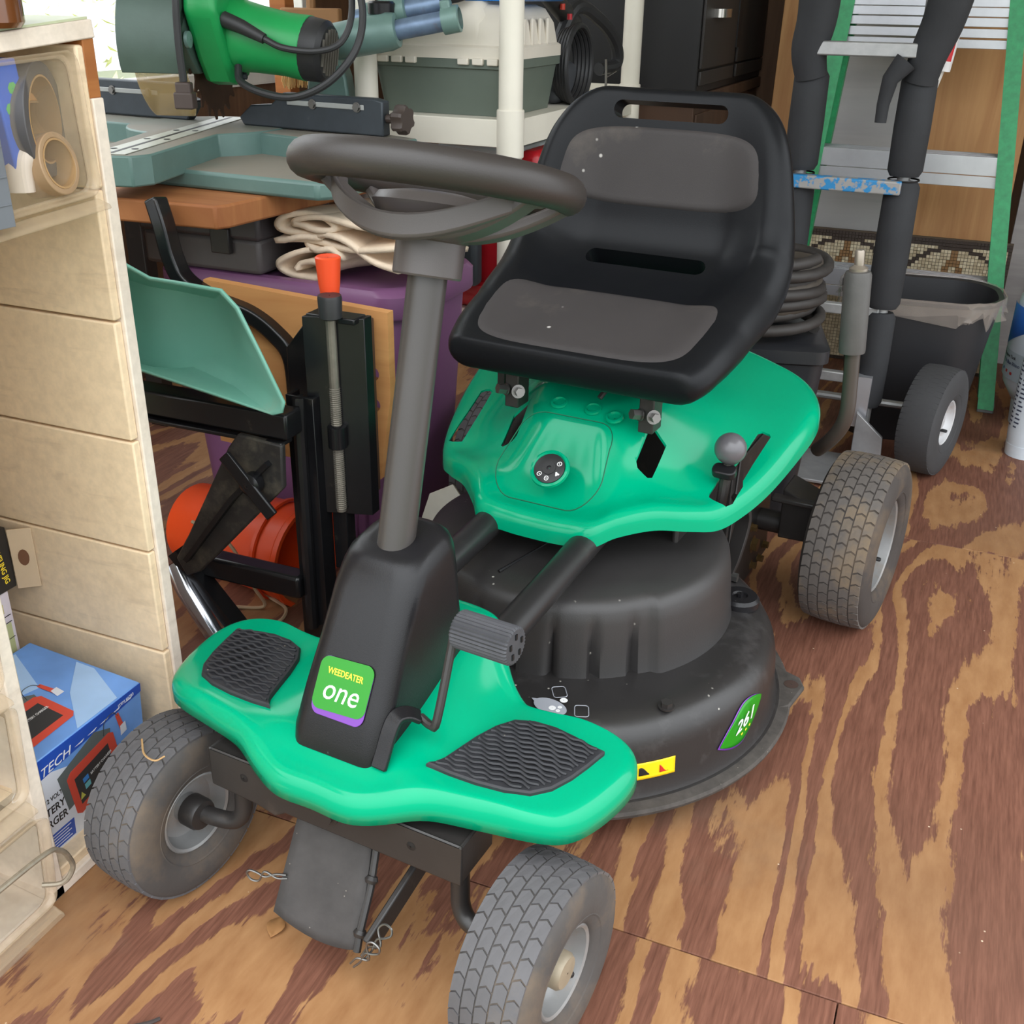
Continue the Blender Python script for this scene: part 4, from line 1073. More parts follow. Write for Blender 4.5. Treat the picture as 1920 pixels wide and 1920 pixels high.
for s, x0, x1 in ((1, .030, .385), (-1, -.40, -.055)):
    b = MB()
    if s > 0: pts = [(x0 + .03, .070), (x1, .070), (x1, .130), (x1 - .02, .134), (x0 + .13, .134), (x0 + .10, .112), (x0 + .05, .108), (x0 + .02, .085)]
    else: pts = [(x0, .070), (x1 - .03, .070), (x1, .108), (x1 - .03, .116), (x1 - .05, .138), (x0, .138)]
    b.prism(pts, -.012, .012, Matrix(((1, 0, 0, 0), (0, 0, -1, .042), (0, 1, 0, 0), (0, 0, 0, 1))) )
    fe = b.build('fence', DKMETAL, SAW, bevel=.003)
    MB().span(x0 + .14 if s > 0 else x0 + .06, x1 - .04 if s > 0 else x1 - .10, .028, .0305, .113, .122).build('fence_slot', mat('slot_light', (150, 152, 150), .4), fe, bevel=.003)
    for fx in ((x0 + .20, x0 + .30) if s > 0 else (x0 + .12, x0 + .22)): hexbolt('fence_bolt', STEELM, fe, T(fx, .028, .1175) @ R(90, 'X'), .007, .004, .009)
b = MB()
for k_ in range(12):
    pass
b.lathe([(.008, 0), (.008, .02)], 12, T(.385, .045, .10) @ RX); L = []
for z in (.02, .024, .040, .044):
    L.append([T(.385, .045, .10) @ RX @ Vector(((.026 if k_ % 4 < 2 else .021) * (0.9 if z in (.02, .044) else 1) * math.cos(2 * PI * k_ / 24), (.026 if k_ % 4 < 2 else .021) * (0.9 if z in (.02, .044) else 1) * math.sin(2 * PI * k_ / 24), z)) for k_ in range(24)])
b.loft(L); b.build('clamp_knob', mat('knob_brown', (62, 52, 48), .5), SAW, smooth=30)
# head (in turntable frame)
HC = V(0, -.03, .212)      # blade centre
MH = Mt @ T(*HC)
b = MB(); P = []
NT_ = 22
for k_ in range(NT_):
    a = 2 * PI * k_ / NT_; P += [(.108 * math.cos(a), .108 * math.sin(a)), (.112 * math.cos(a + .07), .112 * math.sin(a + .07)), (.127 * math.cos(a + .16), .127 * math.sin(a + .16)), (.126 * math.cos(a + .20), .126 * math.sin(a + .20)), (.112 * math.cos(a + .215), .112 * math.sin(a + .215))]
b.prism([(x * 1.06, y * 1.06) for x, y in P], -.0014, .0014, MH @ T(.012, .055, 0) @ RX); b.build('saw_blade', BLADEM, SAW, smooth=0)
# upper guard: cast half shell
b = MB(); P = [(.150 * math.cos(rad(a)), .150 * math.sin(rad(a))) for a in range(-20, 205, 9)] + [(-.14, .03), (-.10, -.005), (-.06, -.045), (.05, -.045), (.11, -.03)]
b.prism(P, -.085, .026, MH @ Matrix(((0, 0, 1, 0), (1, 0, 0, 0), (0, 1, 0, 0), (0, 0, 0, 1)))); ug = b.build('upper_guard', SAWDK, SAW, bevel=.008)
b = MB(); b.lathe([(.014, .030), (.014, .036), (.001, .038)], 18, MH @ T(0, -.115, .015) @ RX); b.build('guard_boss', SAWM, ug)
b = MB(); P = [(.132 * math.cos(rad(a)), .132 * math.sin(rad(a))) for a in range(150, 250, 6)] + [(.085 * math.cos(rad(a)), .085 * math.sin(rad(a))) for a in range(246, 148, -8)]
b.prism(P, -.070, .010, MH @ Matrix(((0, 0, 1, 0), (1, 0, 0, 0), (0, 1, 0, 0), (0, 0, 0, 1)))); b.build('lower_guard', AMBER, SAW, bevel=.005)
# motor
Mm = MH @ T(.03, -.005, .028) @ R(8, 'Y') @ R(-8, 'Z') @ RX
b = MB(); b.lathe([(.001, 0), (.060, 0), (.066, .01), (.064, .05), (.058, .10), (.054, .16), (.056, .20), (.050, .205)], 32, Mm); mo = b.build('motor_housing', SAWGREEN, SAW, smooth=50)
b = MB(); b.lathe([(.053, .195), (.055, .20), (.053, .232), (.045, .240), (.001, .240)], 28, Mm); mc = b.build('vent_cap', mat('vent_black', (36, 36, 38), .5), mo)
for k_ in range(-3, 4):
    L_ = math.sqrt(.04 ** 2 - (k_ * .011) ** 2); MB().box((0, 0, 0), (2 * L_, .004, .004), None).build('vent_slat', mat('vent_grey', (92, 88, 80), .5), mc).matrix_basis = Mm @ T(0, k_ * .011, .2415)
b = MB(); b.lathe([(.022, 0), (.02, .002), (.001, .0)], 16, Mm @ T(.045, .03, .14) @ R(60, 'Y')); b.build('brush_cap', BLACKP, mo)
b = MB(); gh = [(-.120, .06), (-.105, .13), (-.02, .16), (.06, .15), (.08, .03), (.045, -.055), (-.01, -.066), (-.045, -.058), (-.075, -.02)]
b.prism([(x, y) for x, y in gh], .028, .088, MH @ Matrix(((0, 0, 1, 0), (1, 0, 0, 0), (0, 1, 0, 0), (0, 0, 0, 1)))); b.build('gear_housing', SAWGREEN, SAW, bevel=.012, bseg=3)
hexbolt('housing_bolt', DKMETAL, SAW, MH @ T(.092, -.012, -.05) @ RX, .006, .006, .008)
Mg = MH @ T(.09, -.085, .048)
b = MB(); b.tube([Mg @ Vector((0, 0, 0)), Mg @ Vector((.035, -.006, -.012)), Mg @ Vector((.075, -.012, -.03))], [.014, .0125, .009], 12); b.build('cable_sleeve', CABLEM, SAW)
b = MB(); b.tube([MH @ Vector(p) for p in catmull([(.165, -.097, .018), (.20, -.10, .004), (.26, -.10, .0), (.30, -.085, .015), (.315, -.06, .06), (.30, -.02, .12), (.25, .02, .15)], 6)], .0058, 10); b.build('power_cable', CABLEM, SAW)
b = MB(); b.tube([MH @ Vector(p) for p in catmull([(.315, -.03, .13), (.335, -.06, .06), (.325, -.09, .0), (.28, -.11, -.05), (.22, -.115, -.075), (.16, -.10, -.072), (.11, -.08, -.055), (.10, -.06, -.03)], 6)], .0068, 10); b.build('power_cable', CABLEM, SAW)
b = MB(); b.tube([MH @ Vector(p) for p in catmull([(.050, -.13, .16), (.042, -.165, .10), (.038, -.17, .02), (.038, -.168, -.05)], 6)], .0068, 10); pc_ = b.build('plug_cable', CABLEM, SAW)
b = MB(); b.prism(rrect(.028, .020, .005), -.118, -.078, MH @ T(.038, -.168, .027)); b.prism(rrect(.034, .026, .004), -.110, -.082, MH @ T(.038, -.168, .015)); b.build('plug', mat('plug_brown', (66, 54, 50), .5), pc_, bevel=.003)
# sliding rails and carriage behind
def zframe(o, zd, up=(0, 0, 1)):
    z = Vector(zd).normalized(); x = Vector(up).cross(z).normalized(); y = z.cross(x)
    return Matrix(((x.x, y.x, z.x, o[0]), (x.y, y.y, z.y, o[1]), (x.z, y.z, z.z, o[2]), (0, 0, 0, 1)))
Mr = Mt @ zframe((.255, .05, .222), (.213, -.012, .040))
Mr2 = Mt @ zframe((.300, .085, .262), (.213, -.012, .040))
RAILM = mat('rail_steel', (112, 132, 158), .4, .4, var=.2, vscale=30, dust=((120, 90, 80), 40, .6, .5))
for M_, z0, z1 in ((Mr, -.05, .228), (Mr2, -.02, .15)):
    b = MB(); b.lathe([(.018, z0), (.018, z1)], 20, M_, True, True); b.build('slide_rail', RAILM, SAW)
b = MB(); b.lathe([(.019, -.022), (.030, -.020), (.033, -.008), (.034, .10), (.030, .115), (.019, .116)], 28, Mr); b.lathe([(.0185, .0), (.026, .002), (.026, .08), (.0185, .082)], 24, Mr2); b.build('rail_carriage', SAWM, SAW)
b = MB(); b.lathe([(.017, .205), (.024, .205), (.024, .236), (.019, .238), (.019, .225), (.001, .225)], 20, Mr); b.build('rail_end', SAWM, SAW)
b = MB(); b.span(-.012, .012, -.03, .0, .205, .225); o_ = b.build('rail_yoke', SAWM, SAW, bevel=.004); o_.matrix_basis = Mr @ T(0, .035, 0)
b = MB(); b.prism([(-.05, 0), (.05, 0), (.04, .10), (.02, .16), (-.02, .16), (-.04, .10)], -.03, .03, Mt @ T(.20, .17, .05) @ R(90, 'X')); b.build('pivot_arm', SAWM, SAW, bevel=.006)
b = MB(); b.lathe([(.026, 0), (.026, .018), (.022, .022), (.001, .022)], 24, Mt @ T(.335, .06, .270)); b.build('rail_knob', BLACKP, SAW)

# ================================================================= bench under the saw
BW = plank_wall_mat('bench_wood', (150, 88, 46), (190, 128, 76), 'Y', 12)
BN = empty('saw_bench', (-1.35, 1.75, 0), label='low wooden topped bench carrying the mitre saw', cat='bench')
b = MB(); b.prism([(.245, -.33), (.255, -.31), (.30, .30), (-.5, .30), (-.5, -.345), (.0, -.345)], .652, .6895); b.build('bench_top', BW, BN, bevel=.004)
for x, y in ((-.06, -.31), (-.45, -.31), (.22, .275), (-.45, .275)): MB().span(x - .025, x + .025, y - .02, y + .02, 0, .652).build('leg', FRAMEM, BN, bevel=.003)
MB().span(-.45, -.06, -.32, -.30, .57, .60).build('stretcher', FRAMEM, BN, bevel=.003)

# ================================================================= purple tote with towels
PURP = mat('purple_plastic', (124, 82, 120), .42, var=.08, vscale=6, bump=.1)
TOTE = empty('purple_tote', (-1.130, 1.75, 0), label='large purple plastic storage tote with lid behind the mower', cat='tote')
def taper(b, w0, d0, w1, d1, z0, z1, r_=.05):
    b.loft([[V(x, y, z) for x, y in rrect(w0 + (w1 - w0) * t_, d0 + (d1 - d0) * t_, r_, 6)] for t_, z in ((0, z0), (1, z1))])
b = MB(); taper(b, .44, .26, .50, .305, .0, .50, .05)
for x in (-.1, .02, .14): b.span(x, x + .02, -.142, -.12, .03, .46)
b.build('tub', PURP, TOTE, bevel=.004)
b = MB(); b.loft([[V(x, y, z) for x, y in rrect(w, d, .055, 6)] for w, d, z in ((.525, .325, .485), (.53, .33, .49), (.53, .33, .525), (.515, .315, .535), (.49, .29, .537), (.48, .28, .53))]); b.build('lid', PURP, TOTE, smooth=40)
def towel(loc, rotz, section, depth, th, label, seed):
    """terry towel: folded cross-section (x, z) swept along the depth with ripples"""
    t = empty('folded_towel', loc, (0, 0, rotz), label, 'towel', 'folded towels on the tote')
    tm = mat('terry_cloth', (228, 208, 184), .95, var=.14, vscale=14, bump=1.0, bscale=420)
    path = catmull([(x, z, 0) for x, z in section], 5); G = []
    for i in range(17):
        v_ = i / 16; row = []
        for k_, p in enumerate(path):
            row.append(V(p.x + .004 * math.sin(v_ * 7 + k_ * .2 + seed) + .02 * v_, -depth / 2 + depth * v_ + .006 * math.sin(k_ * .3 + seed), max(th * .55, p.y) + .004 * math.sin(v_ * 5 + p.x * 30 + seed) - .012 * v_ * (p.y > .06)))
        G.append(row)
    b = MB(); b.grid(G); b.build('cloth', tm, t, solid=th, soff=0, smooth=80); return t
towel((-.985, 1.70, .537), rad(-5), [(.115, .040), (.06, .046), (.02, .072), (-.02, .082), (-.06, .078), (-.072, .066), (-.05, .056), (-.02, .058), (.0, .04), (-.03, .055), (-.08, .052), (-.125, .030), (-.135, .012), (-.11, .004), (-.06, .004), (-.03, .020), (-.05, .034), (-.085, .030), (-.10, .018)], .20, .009, 'beige towel rolled up lowest on the purple tote', 1)
towel((-.975, 1.70, .597), rad(-3), [(.12, .012), (.05, .008), (-.03, .004), (-.10, .004), (-.15, -.004), (-.10, .010), (-.05, .014), (-.11, .016), (-.138, .026), (-.132, .042), (-.10, .050), (-.05, .048), (-.02, .036), (-.05, .028), (-.085, .030), (-.112, .032), (-.10, .040), (-.03, .052), (.04, .046), (.10, .036), (.13, .034)], .20, .009, 'beige folded towel lying on top of the rolled towel', 4)

# ================================================================= dark toolbox beside the towels
TB = empty('dark_toolbox', (-1.285, 1.70, .5375), label='dark grey plastic toolbox under the saw bench', cat='toolbox')
MB().span(-.12, .135, -.11, .12, .0, .062).build('case', mat('toolbox_grey', (84, 80, 80), .5), TB, bevel=.008)
MB().span(-.125, .14, -.115, .125, .060, .108).build('lid', mat('toolbox_lid', (66, 62, 64), .5), TB, bevel=.008)
MB().span(.04, .08, -.122, -.11, .035, .08).build('latch', FRAMEM, TB, bevel=.002)

# ================================================================= folded work stand (black steel) with vise screw
GB = mat('gloss_black_steel', (26, 26, 28), .25, .2, var=.15, vscale=20, dust=((84, 78, 66), 12, .6, .4))
PLYJ = plank_wall_mat('jaw_plywood', (188, 128, 74), (216, 160, 100), 'Z', 8)
WSX, WSY = -.95, 1.30
WS = empty('work_stand', (WSX, WSY, 0), label='folded black steel work stand with plywood jaws and vise screw', cat='workbench')
def ws(x, y, z): return V(x - WSX, y - WSY, z)
def wbox(x0, x1, y0, y1, z0, z1): return MB().span(x0 - WSX, x1 - WSX, y0 - WSY, y1 - WSY, z0, z1)
# jaw board
b = MB(); M_ = Matrix(((1, 0, 0, -WSX), (0, 0, -1, 1.41 - WSY), (0, 1, 0, 0), (0, 0, 0, 1)))
b.prism([(-1.12, .578), (-.785, .563), (-.785, .43), (-.808, .285), (-1.12, .30)], 0, .018, M_); jb = b.build('jaw_board', PLYJ, WS)
b = MB()
hol = []
for z in (.463, .412):
    h_ = MB(); h_.lathe([(.0115, -.05), (.0115, .05)], 20, T(-.815 - WSX, 1.40 - WSY, z) @ R(90, 'X'), True, True); hol.append(h_)
cut(jb, hol, 30)
# channel
b = MB(); b.prism([(0, 0), (.088, .026), (.088, .048), (.080, .048), (.080, .032), (.006, .008), (.006, .06), (0, .06)], .262, .575, T(-.866 - WSX, 1.285 - WSY, 0)); ch = b.build('screw_channel', GB, WS, bevel=.001)
wbox(-.866, -.785, 1.295, 1.33, .568, .577).build('channel_cap', GB, WS, bevel=.002)
wbox(-.826, -.806, 1.338, 1.388, .27, .555).build('jaw_backing', mat('jaw_brown', (76, 54, 40), .6), WS, bevel=.002)
b = MB(); b.tube([ws(-.822, 1.292, .60), ws(-.822, 1.292, .27)], .0075, 14)
for k_ in range(60): b.lathe([(.0074, -.0012), (.0086, 0), (.0074, .0012)], 12, T(*ws(-.822, 1.292, .275 + k_ * .0033)))
b.build('vise_screw', mat('screw_steel', (128, 122, 112), .45, .6, var=.15, vscale=50), WS, smooth=20)
b = MB(); b.lathe([(.010, .375), (.0145, .377), (.0145, .41), (.010, .412)], 16, T(*ws(-.822, 1.292, 0)), True, True); b.build('screw_nut', GB, WS)
b = MB(); b.lathe([(.011, .575), (.0165, .578), (.0175, .606), (.0165, .61), (.001, .61)], 24, T(*ws(-.820, 1.290, 0))); b.build('screw_cap', mat('cap_black', (44, 44, 46), .45), WS)
b = MB(); b.lathe([(.001, .592), (.012, .592), (.0145, .612), (.0155, .618), (.018, .652), (.0185, .657), (.016, .659), (.001, .657)], 24, T(*ws(-.835, 1.315, 0))); b.lathe([(.010, .58), (.012, .596)], 16, T(*ws(-.835, 1.315, 0))); b.build('orange_handle', mat('orange_plastic', (238, 80, 40), .4, var=.04), WS)
# upright leg channel
b = MB(); b.prism([(0, 0), (.05, -.004), (.05, .03), (.044, .03), (.044, .004), (.028, .004), (.026, .012), (.020, .012), (.018, .004), (.006, .006), (.006, .03), (0, .03)], 0, .455, T(-.898 - WSX, 1.275 - WSY, 0)); b.build('upright', GB, WS, bevel=.001)
b = MB(); b.prism([(0, 0), (.026, 0), (.026, .026), (.0, .026)], .16, .56, T(-.845 - WSX, 1.30 - WSY, 0)); b.build('inner_upright', GB, WS, bevel=.002)
b = MB(); b.tube([ws(-.872, 1.272, .455), ws(-.872, 1.268, .40), ws(-.874, 1.266, .06)], .010, 10); b.build('leg_rib', GB, WS)
wbox(-1.16, -.862, 1.22, 1.262, .405, .445).build('cross_rail', GB, WS, bevel=.004)
wbox(-1.16, -.87, 1.215, 1.245, .395, .402).build('rail_flange', GB, WS, bevel=.002)
wbox(-1.12, -.884, 1.25, 1.285, .115, .155).build('lower_rail', GB, WS, bevel=.006)
b = MB(); M_ = Matrix(((1, 0, 0, -WSX), (0, 0, -1, 1.225 - WSY), (0, 1, 0, 0), (0, 0, 0, 1)))
b.prism([(-1.092, .165), (-1.075, .135), (-1.045, .150), (-.872, .330), (-.868, .40), (-.945, .405), (-.965, .38), (-1.06, .215)], 0, .012, M_); gs = b.build('gusset_plate', mat('dusty_black_steel', (44, 42, 40), .55, .1, var=.25, vscale=25, dust=((98, 92, 78), 20, .5, .55)), WS, bevel=.003)
b = MB(); b.tube([ws(-1.065, 1.212, .17), ws(-.96, 1.210, .30), ws(-.89, 1.212, .37)], .006, 6, sq=(.010, .004)); b.build('gusset_rib', GB, WS)
b = MB(); Mk2 = T(*ws(-.918, 1.205, .335)) @ R(90, 'X'); b.lathe([(.006, -.01), (.017, -.004), (.018, .012), (.012, .016), (.001, .017)], 20, Mk2)
wk = b.build('clamp_knob', GB, WS)
b = MB(); b.box((0, 0, 0), (.115, .007, .022), R(48, 'Y').to_3x3().to_4x4()); b.build('knob_wing', GB, wk, loc=ws(-.918, 1.192, .335), bevel=.002)
b = MB(); b.tube([ws(-1.12, 1.24, .13), ws(-1.09, 1.225, .10), ws(-1.03, 1.225, .005)], .017, 14); b.build('chrome_foot', mat('chrome_tube', (190, 192, 200), .15, .95, var=.05), WS)
b = MB(); b.tube([ws(-1.115, 1.245, .16), ws(-1.0, 1.25, .02)], .016, 8, sq=(.016, .010)); b.build('foot_leg', GB, WS)
# bent back arm and side plate
b = MB(); b.tube([ws(*p) for p in catmull([(-1.19, 1.385, .70), (-1.175, 1.38, .66), (-1.165, 1.38, .61), (-1.145, 1.38, .575), (-1.09, 1.38, .550), (-1.03, 1.385, .535), (-.985, 1.385, .51), (-.955, 1.385, .475), (-.95, 1.385, .40)], 6)], .018, 10, sq=(.016, .012)); b.build('bent_arm', GB, WS, bevel=.004, smooth=50)
b = MB(); M_ = Matrix(((1, 0, 0, -WSX), (0, 0, -1, 1.40 - WSY), (0, 1, 0, 0), (0, 0, 0, 1)))
b.prism([(-1.12, .53), (-1.04, .535), (-.985, .512), (-.955, .475), (-.945, .38), (-1.12, .38)], 0, .006, M_); b.build('side_plate', GB, WS)
b = MB(); b.prism([(-.945, .40), (-.942, .50), (-.905, .545), (-.89, .55), (-.885, .53), (-.895, .40)], 0, .010, Matrix(((1, 0, 0, -WSX), (0, 0, -1, 1.36 - WSY), (0, 1, 0, 0), (0, 0, 0, 1)))); b.build('latch_blade', GB, WS, bevel=.002)

# ================================================================= teal hopper
TEAL = mat('teal_plastic', (116, 174, 156), .38, var=.07, vscale=5, dust=((150, 140, 116), 10, .62, .4))
TH = empty('teal_hopper', (-1.0, 1.22, .446), label='teal green plastic hopper resting on the black work stand', cat='hopper')
outer = [(-.20, .066), (-.061, .049), (.047, .034), (.138, .019), (.154, .024), (.159, .039), (.127, .104), (.098, .160), (.074, .181), (.003, .183), (-.042, .184), (-.085, .200), (-.20, .25)]
inner = [(-.25, .000), (-.159, .013), (-.101, .019), (-.067, .026), (-.056, .036), (-.048, .052), (-.029, .088), (-.007, .128), (-.013, .139), (-.083, .143), (-.132, .144), (-.17, .150), (-.25, .17)]
b = MB()
L0 = [V(x, -.040, z) for x, z in outer]; L1 = [V(x, .060, z) for x, z in inner]
mid = [a.lerp(c, .5) + V(0, .012, 0) for a, c in zip(L0, L1)]
cx_, cz_ = -.10, .08
flange = [V(cx_ + (p.x - cx_) * 1.03, -.043, cz_ + (p.z - cz_) * 1.04) for p in L0]
b.loft([flange, L0, mid, L1], False, True)
b.build('hopper_shell', TEAL, TH, solid=.004, soff=1, smooth=38)
# ================================================================= orange bucket, cord, paper scraps
OB = empty('orange_bucket', (-1.12, 1.46, .075), (0, rad(90), rad(-6)), 'orange plastic bucket lying on its side under the stand', 'bucket')
b = MB(); b.lathe([(.001, -.02), (.075, -.02), (.078, -.015), (.092, .24), (.096, .245), (.096, .255), (.088, .255), (.086, .24), (.07, -.01), (.001, -.01)], 36, T(0, 0, -.13)); b.build('bucket_shell', mat('orange_bucket_plastic', (226, 74, 22), .42, var=.06), OB)
b = MB(); b.lathe([(.0925, .195), (.0965, .197), (.0965, .204), (.0930, .206)], 36, T(0, 0, -.13)); b.build('bucket_ring', mat('orange_bucket_plastic', (226, 74, 22), .42), OB)
b = MB(); pts = [(-1.16, 1.34, .16), (-1.09, 1.345, .13), (-1.05, 1.35, .05), (-1.04, 1.36, .006), (-1.10, 1.33, .006), (-1.05, 1.30, .006), (-.99, 1.32, .006), (-1.00, 1.37, .006), (-1.06, 1.40, .006), (-1.02, 1.43, .006), (-.95, 1.40, .006)]
b.tube(catmull(pts, 6), .0032, 6); tag(b.build('cord', mat('beige_cord', (176, 152, 122), .8)), 'thin beige cord looping over the orange bucket to the floor', 'cord')
b = MB(); b.prism([(-.04, -.05), (.035, -.052), (.045, .02), (.01, .055), (-.03, .03)], 0, .010, T(-.80, 1.60, .135) @ R(62, 'X') @ R(8, 'Y')); tag(b.build('white_carton_scrap', mat('scrap_white', (214, 210, 196), .7), bevel=.001), 'torn white carton piece on the floor behind the mower', 'carton')
b = MB(); b.span(-.85, -.765, 1.57, 1.65, 0, .085); tag(b.build('cardboard_block', mat('cardboard_tan', (150, 120, 88), .8), bevel=.002), 'tan cardboard box under the torn white carton piece', 'carton')

b = MB(); b.span(-1.660, -1.615, 2.42, 2.46, 0, 1.6); tag(b.build('wood_post', RAWW, bevel=.002), 'orange stained wooden post standing behind the mitre saw', 'post')
BRM = empty('broom_head', (-1.53, 2.40, .80), (0, rad(0), rad(20)), 'straw broom head hanging behind the mitre saw', 'broom')
MB().span(-.07, .07, -.02, .02, .12, .16).build('broom_block', mat('broom_wood', (150, 110, 70), .7), BRM, bevel=.004)
b = MB(); rnd = random.Random(2)
for k_ in range(160):
    x = rnd.uniform(-.065, .065); y = rnd.uniform(-.018, .018); b.tube([(x, y, .125), (x * 1.25, y * 1.4, -.02 + rnd.uniform(0, .02))], .0016, 3)
tag(b.build('bristles', mat('straw', (196, 162, 104), .8), BRM), kind='stuff')
b = MB(); b.tube([(0, 0, .15), (.01, .03, .75)], .011, 8); b.build('broom_handle', mat('broom_wood', (150, 110, 70), .7), BRM)
# ================================================================= resin shelf
RES = mat('resin_offwhite', (226, 220, 206), .45, var=.05, vscale=5)
SH = empty('resin_shelf', (-1.016, 2.415, 0), label='off-white plastic shelving unit with round posts behind the mower', cat='shelf')
for x in (-.158, .158):
    for y in (-.385, .385):
        b = MB(); b.lathe([(.024, 0), (.024, .70), (.0235, .70), (.0235, 1.25)], 24, T(x, y, 0), True, True); b.lathe([(.0255, .708), (.027, .710), (.027, .795), (.0255, .797)], 24, T(x, y, 0), True, True); b.build('post', RES, SH)
for zt, nm in ((.778, 'shelf_board'), (.36, 'shelf_board')):
    b = MB(); b.loft([[V(x, y, z) for x, y in rrect(.345 + d, .80 + d, .02, 4)] for d, z in ((-.02, zt - .052), (0, zt - .05), (0, zt - .002), (-.004, zt))]); b.build(nm, RES, SH)
MB().span(-.17, .17, .382, .39, .778, .795).build('back_ledge', RES, SH, bevel=.002)
# toolbox on the shelf
TX = empty('white_lid_toolbox', (-1.022, 2.19, .7785), label='toolbox with white lid and grey-green base on the resin shelf', cat='toolbox')
TGG = mat('toolbox_sage', (96, 106, 96), .5, var=.06, bump=.3, bscale=120); TWH = mat('toolbox_white', (222, 214, 200), .45, var=.05)
b = MB(); b.loft([[V(x, y, z) for x, y in rrect(w, d, .02, 5)] for w, d, z in ((.262, .242, 0), (.286, .262, .082), (.298, .274, .084), (.298, .274, .100))]); b.build('case', TGG, TX, smooth=40)
b = MB(); b.loft([[V(x, y, z) for x, y in rrect(w, d, .02, 5)] for w, d, z in ((.300, .276, .100), (.300, .276, .120), (.288, .262, .124), (.276, .25, .16), (.25, .22, .185), (.22, .19, .192))]); ld = b.build('lid', TWH, TX, smooth=40)
for x in (-.115, -.085, -.055, .055, .085, .115): MB().span(x - .011, x + .011, -.145, -.134, .090, .102).build('hinge_clip', TWH, TX, bevel=.002)
for y in (-.06, -.02, .02, .06): MB().span(.140, .147, y - .006, y + .006, .122, .170).build('lid_rib', TWH, ld, bevel=.003)
b = MB(); b.loft([[V(.02 + x, y, z) for x, y in rrect(w, d, .025, 5)] for w, d, z in ((.16, .262, .124), (.15, .25, .175), (.12, .22, .198))]); b.build('lid_bulge', TWH, ld, smooth=40)
BC = empty('blue_case', (-.99, 2.21, .9850), label='bright blue plastic case on top of the white lid toolbox', cat='case')
b = MB(); b.loft([[V(x, y, z) for x, y in rrect(w, .24, .03, 6)] for w, z in ((.24, 0), (.27, .006), (.27, .11), (.25, .12))]); b.build('case_body', mat('bright_blue', (20, 122, 205), .38), BC, smooth=40)
b = MB(); b.tube(catmull([(-.09, -.12, .05), (-.10, -.15, .01), (-.05, -.17, .0), (.02, -.15, .01), (.03, -.12, .04)], 5), .011, 8); b.build('handle', CABLEM, BC)
TX.scale = (1.04, 1.04, 1.04); BC.scale = (1.04, 1.04, 1.04)
# pump with coiled hose
PU = empty('air_pump', (-.945, 2.41, .7785), label='black air pump with coiled hose on the resin shelf', cat='pump')
MB().span(-.05, .06, -.04, .08, .0, .085).build('pump_body', mat('pump_grey', (66, 68, 72), .5), PU, bevel=.02, bseg=4)
b = MB()
for k_ in range(5):
    b.tube([V(.055 + .008 * k_, .0 + (.066 + .004 * k_) * math.cos(2 * PI * q / 32), .080 + (.068 + .003 * k_) * math.sin(2 * PI * q / 32)) for q in range(32)], .0065, 8, closed=True)
b.build('hose_coil', CABLEM, PU)
b = MB(); b.tube(catmull([(.0, .05, .08), (.03, .12, .19), (.06, .20, .17), (.08, .27, .12), (.08, .29, .07), (.06, .22, .06)], 6), .015, 10); b.build('hose', CABLEM, PU)
b = MB(); b.tube([(.0, .0, .23), (.02, .14, .16)], .022, 12); b.build('gun_barrel', mat('gun_dark', (48, 46, 44), .5), PU)
for (p, c_) in (((.03, .04, .195), (200, 60, 40)), ((.04, .06, .175), (190, 40, 50)), ((.05, .09, .150), (170, 150, 60))):
    b = MB(); b.lathe([(.006, -.006), (.006, .006)], 10, T(*p), True, True); b.build('fitting', mat('fitting_%d' % c_[1], c_, .5), PU)
b = MB(); b.tube([(.09, .19, .0), (.09, .185, .06), (.09, .18, .085)], .003, 6); b.tube([(.09, .185, .045), (.09, .26, .055)], .002, 6); b.build('wire_bracket', STEELM, PU)
# red machine on the lower shelf
RM = empty('red_compressor', (-1.00, 2.17, .3605), label='red and black compressor on the lower resin shelf', cat='compressor')
REDM = mat('machine_red', (184, 30, 40), .35, var=.06)
MB().span(-.10, .14, -.02, .38, .0, .21).build('machine_body', REDM, RM, bevel=.03, bseg=4)
b = MB(); b.lathe([(.001, 0), (.085, 0), (.09, .01), (.085, .03), (.065, .035), (.06, .02)], 28, T(.035, -.030, .13) @ R(90, 'X')); b.build('wheel_guard', REDM, RM)
MB().span(.005, .05, -.100, -.06, .07, .18).build('filter', mat('filter_dark', (52, 58, 62), .6), RM, bevel=.012, bseg=3)
b = MB(); b.tube(catmull([(-.08, -.04, .20), (-.05, -.10, .20), (-.02, -.12, .12), (-.02, -.11, .02)], 5), .008, 8); b.build('hose', CABLEM, RM)
b = MB(); b.span(-.12, .09, .06, .36, .22, .34); b.build('upper_case', mat('machine_white', (190, 204, 204), .45), RM, bevel=.01)
b = MB(); b.span(.09, .14, .02, .16, .22, .34); b.build('fuel_tank', REDM, RM, bevel=.015)

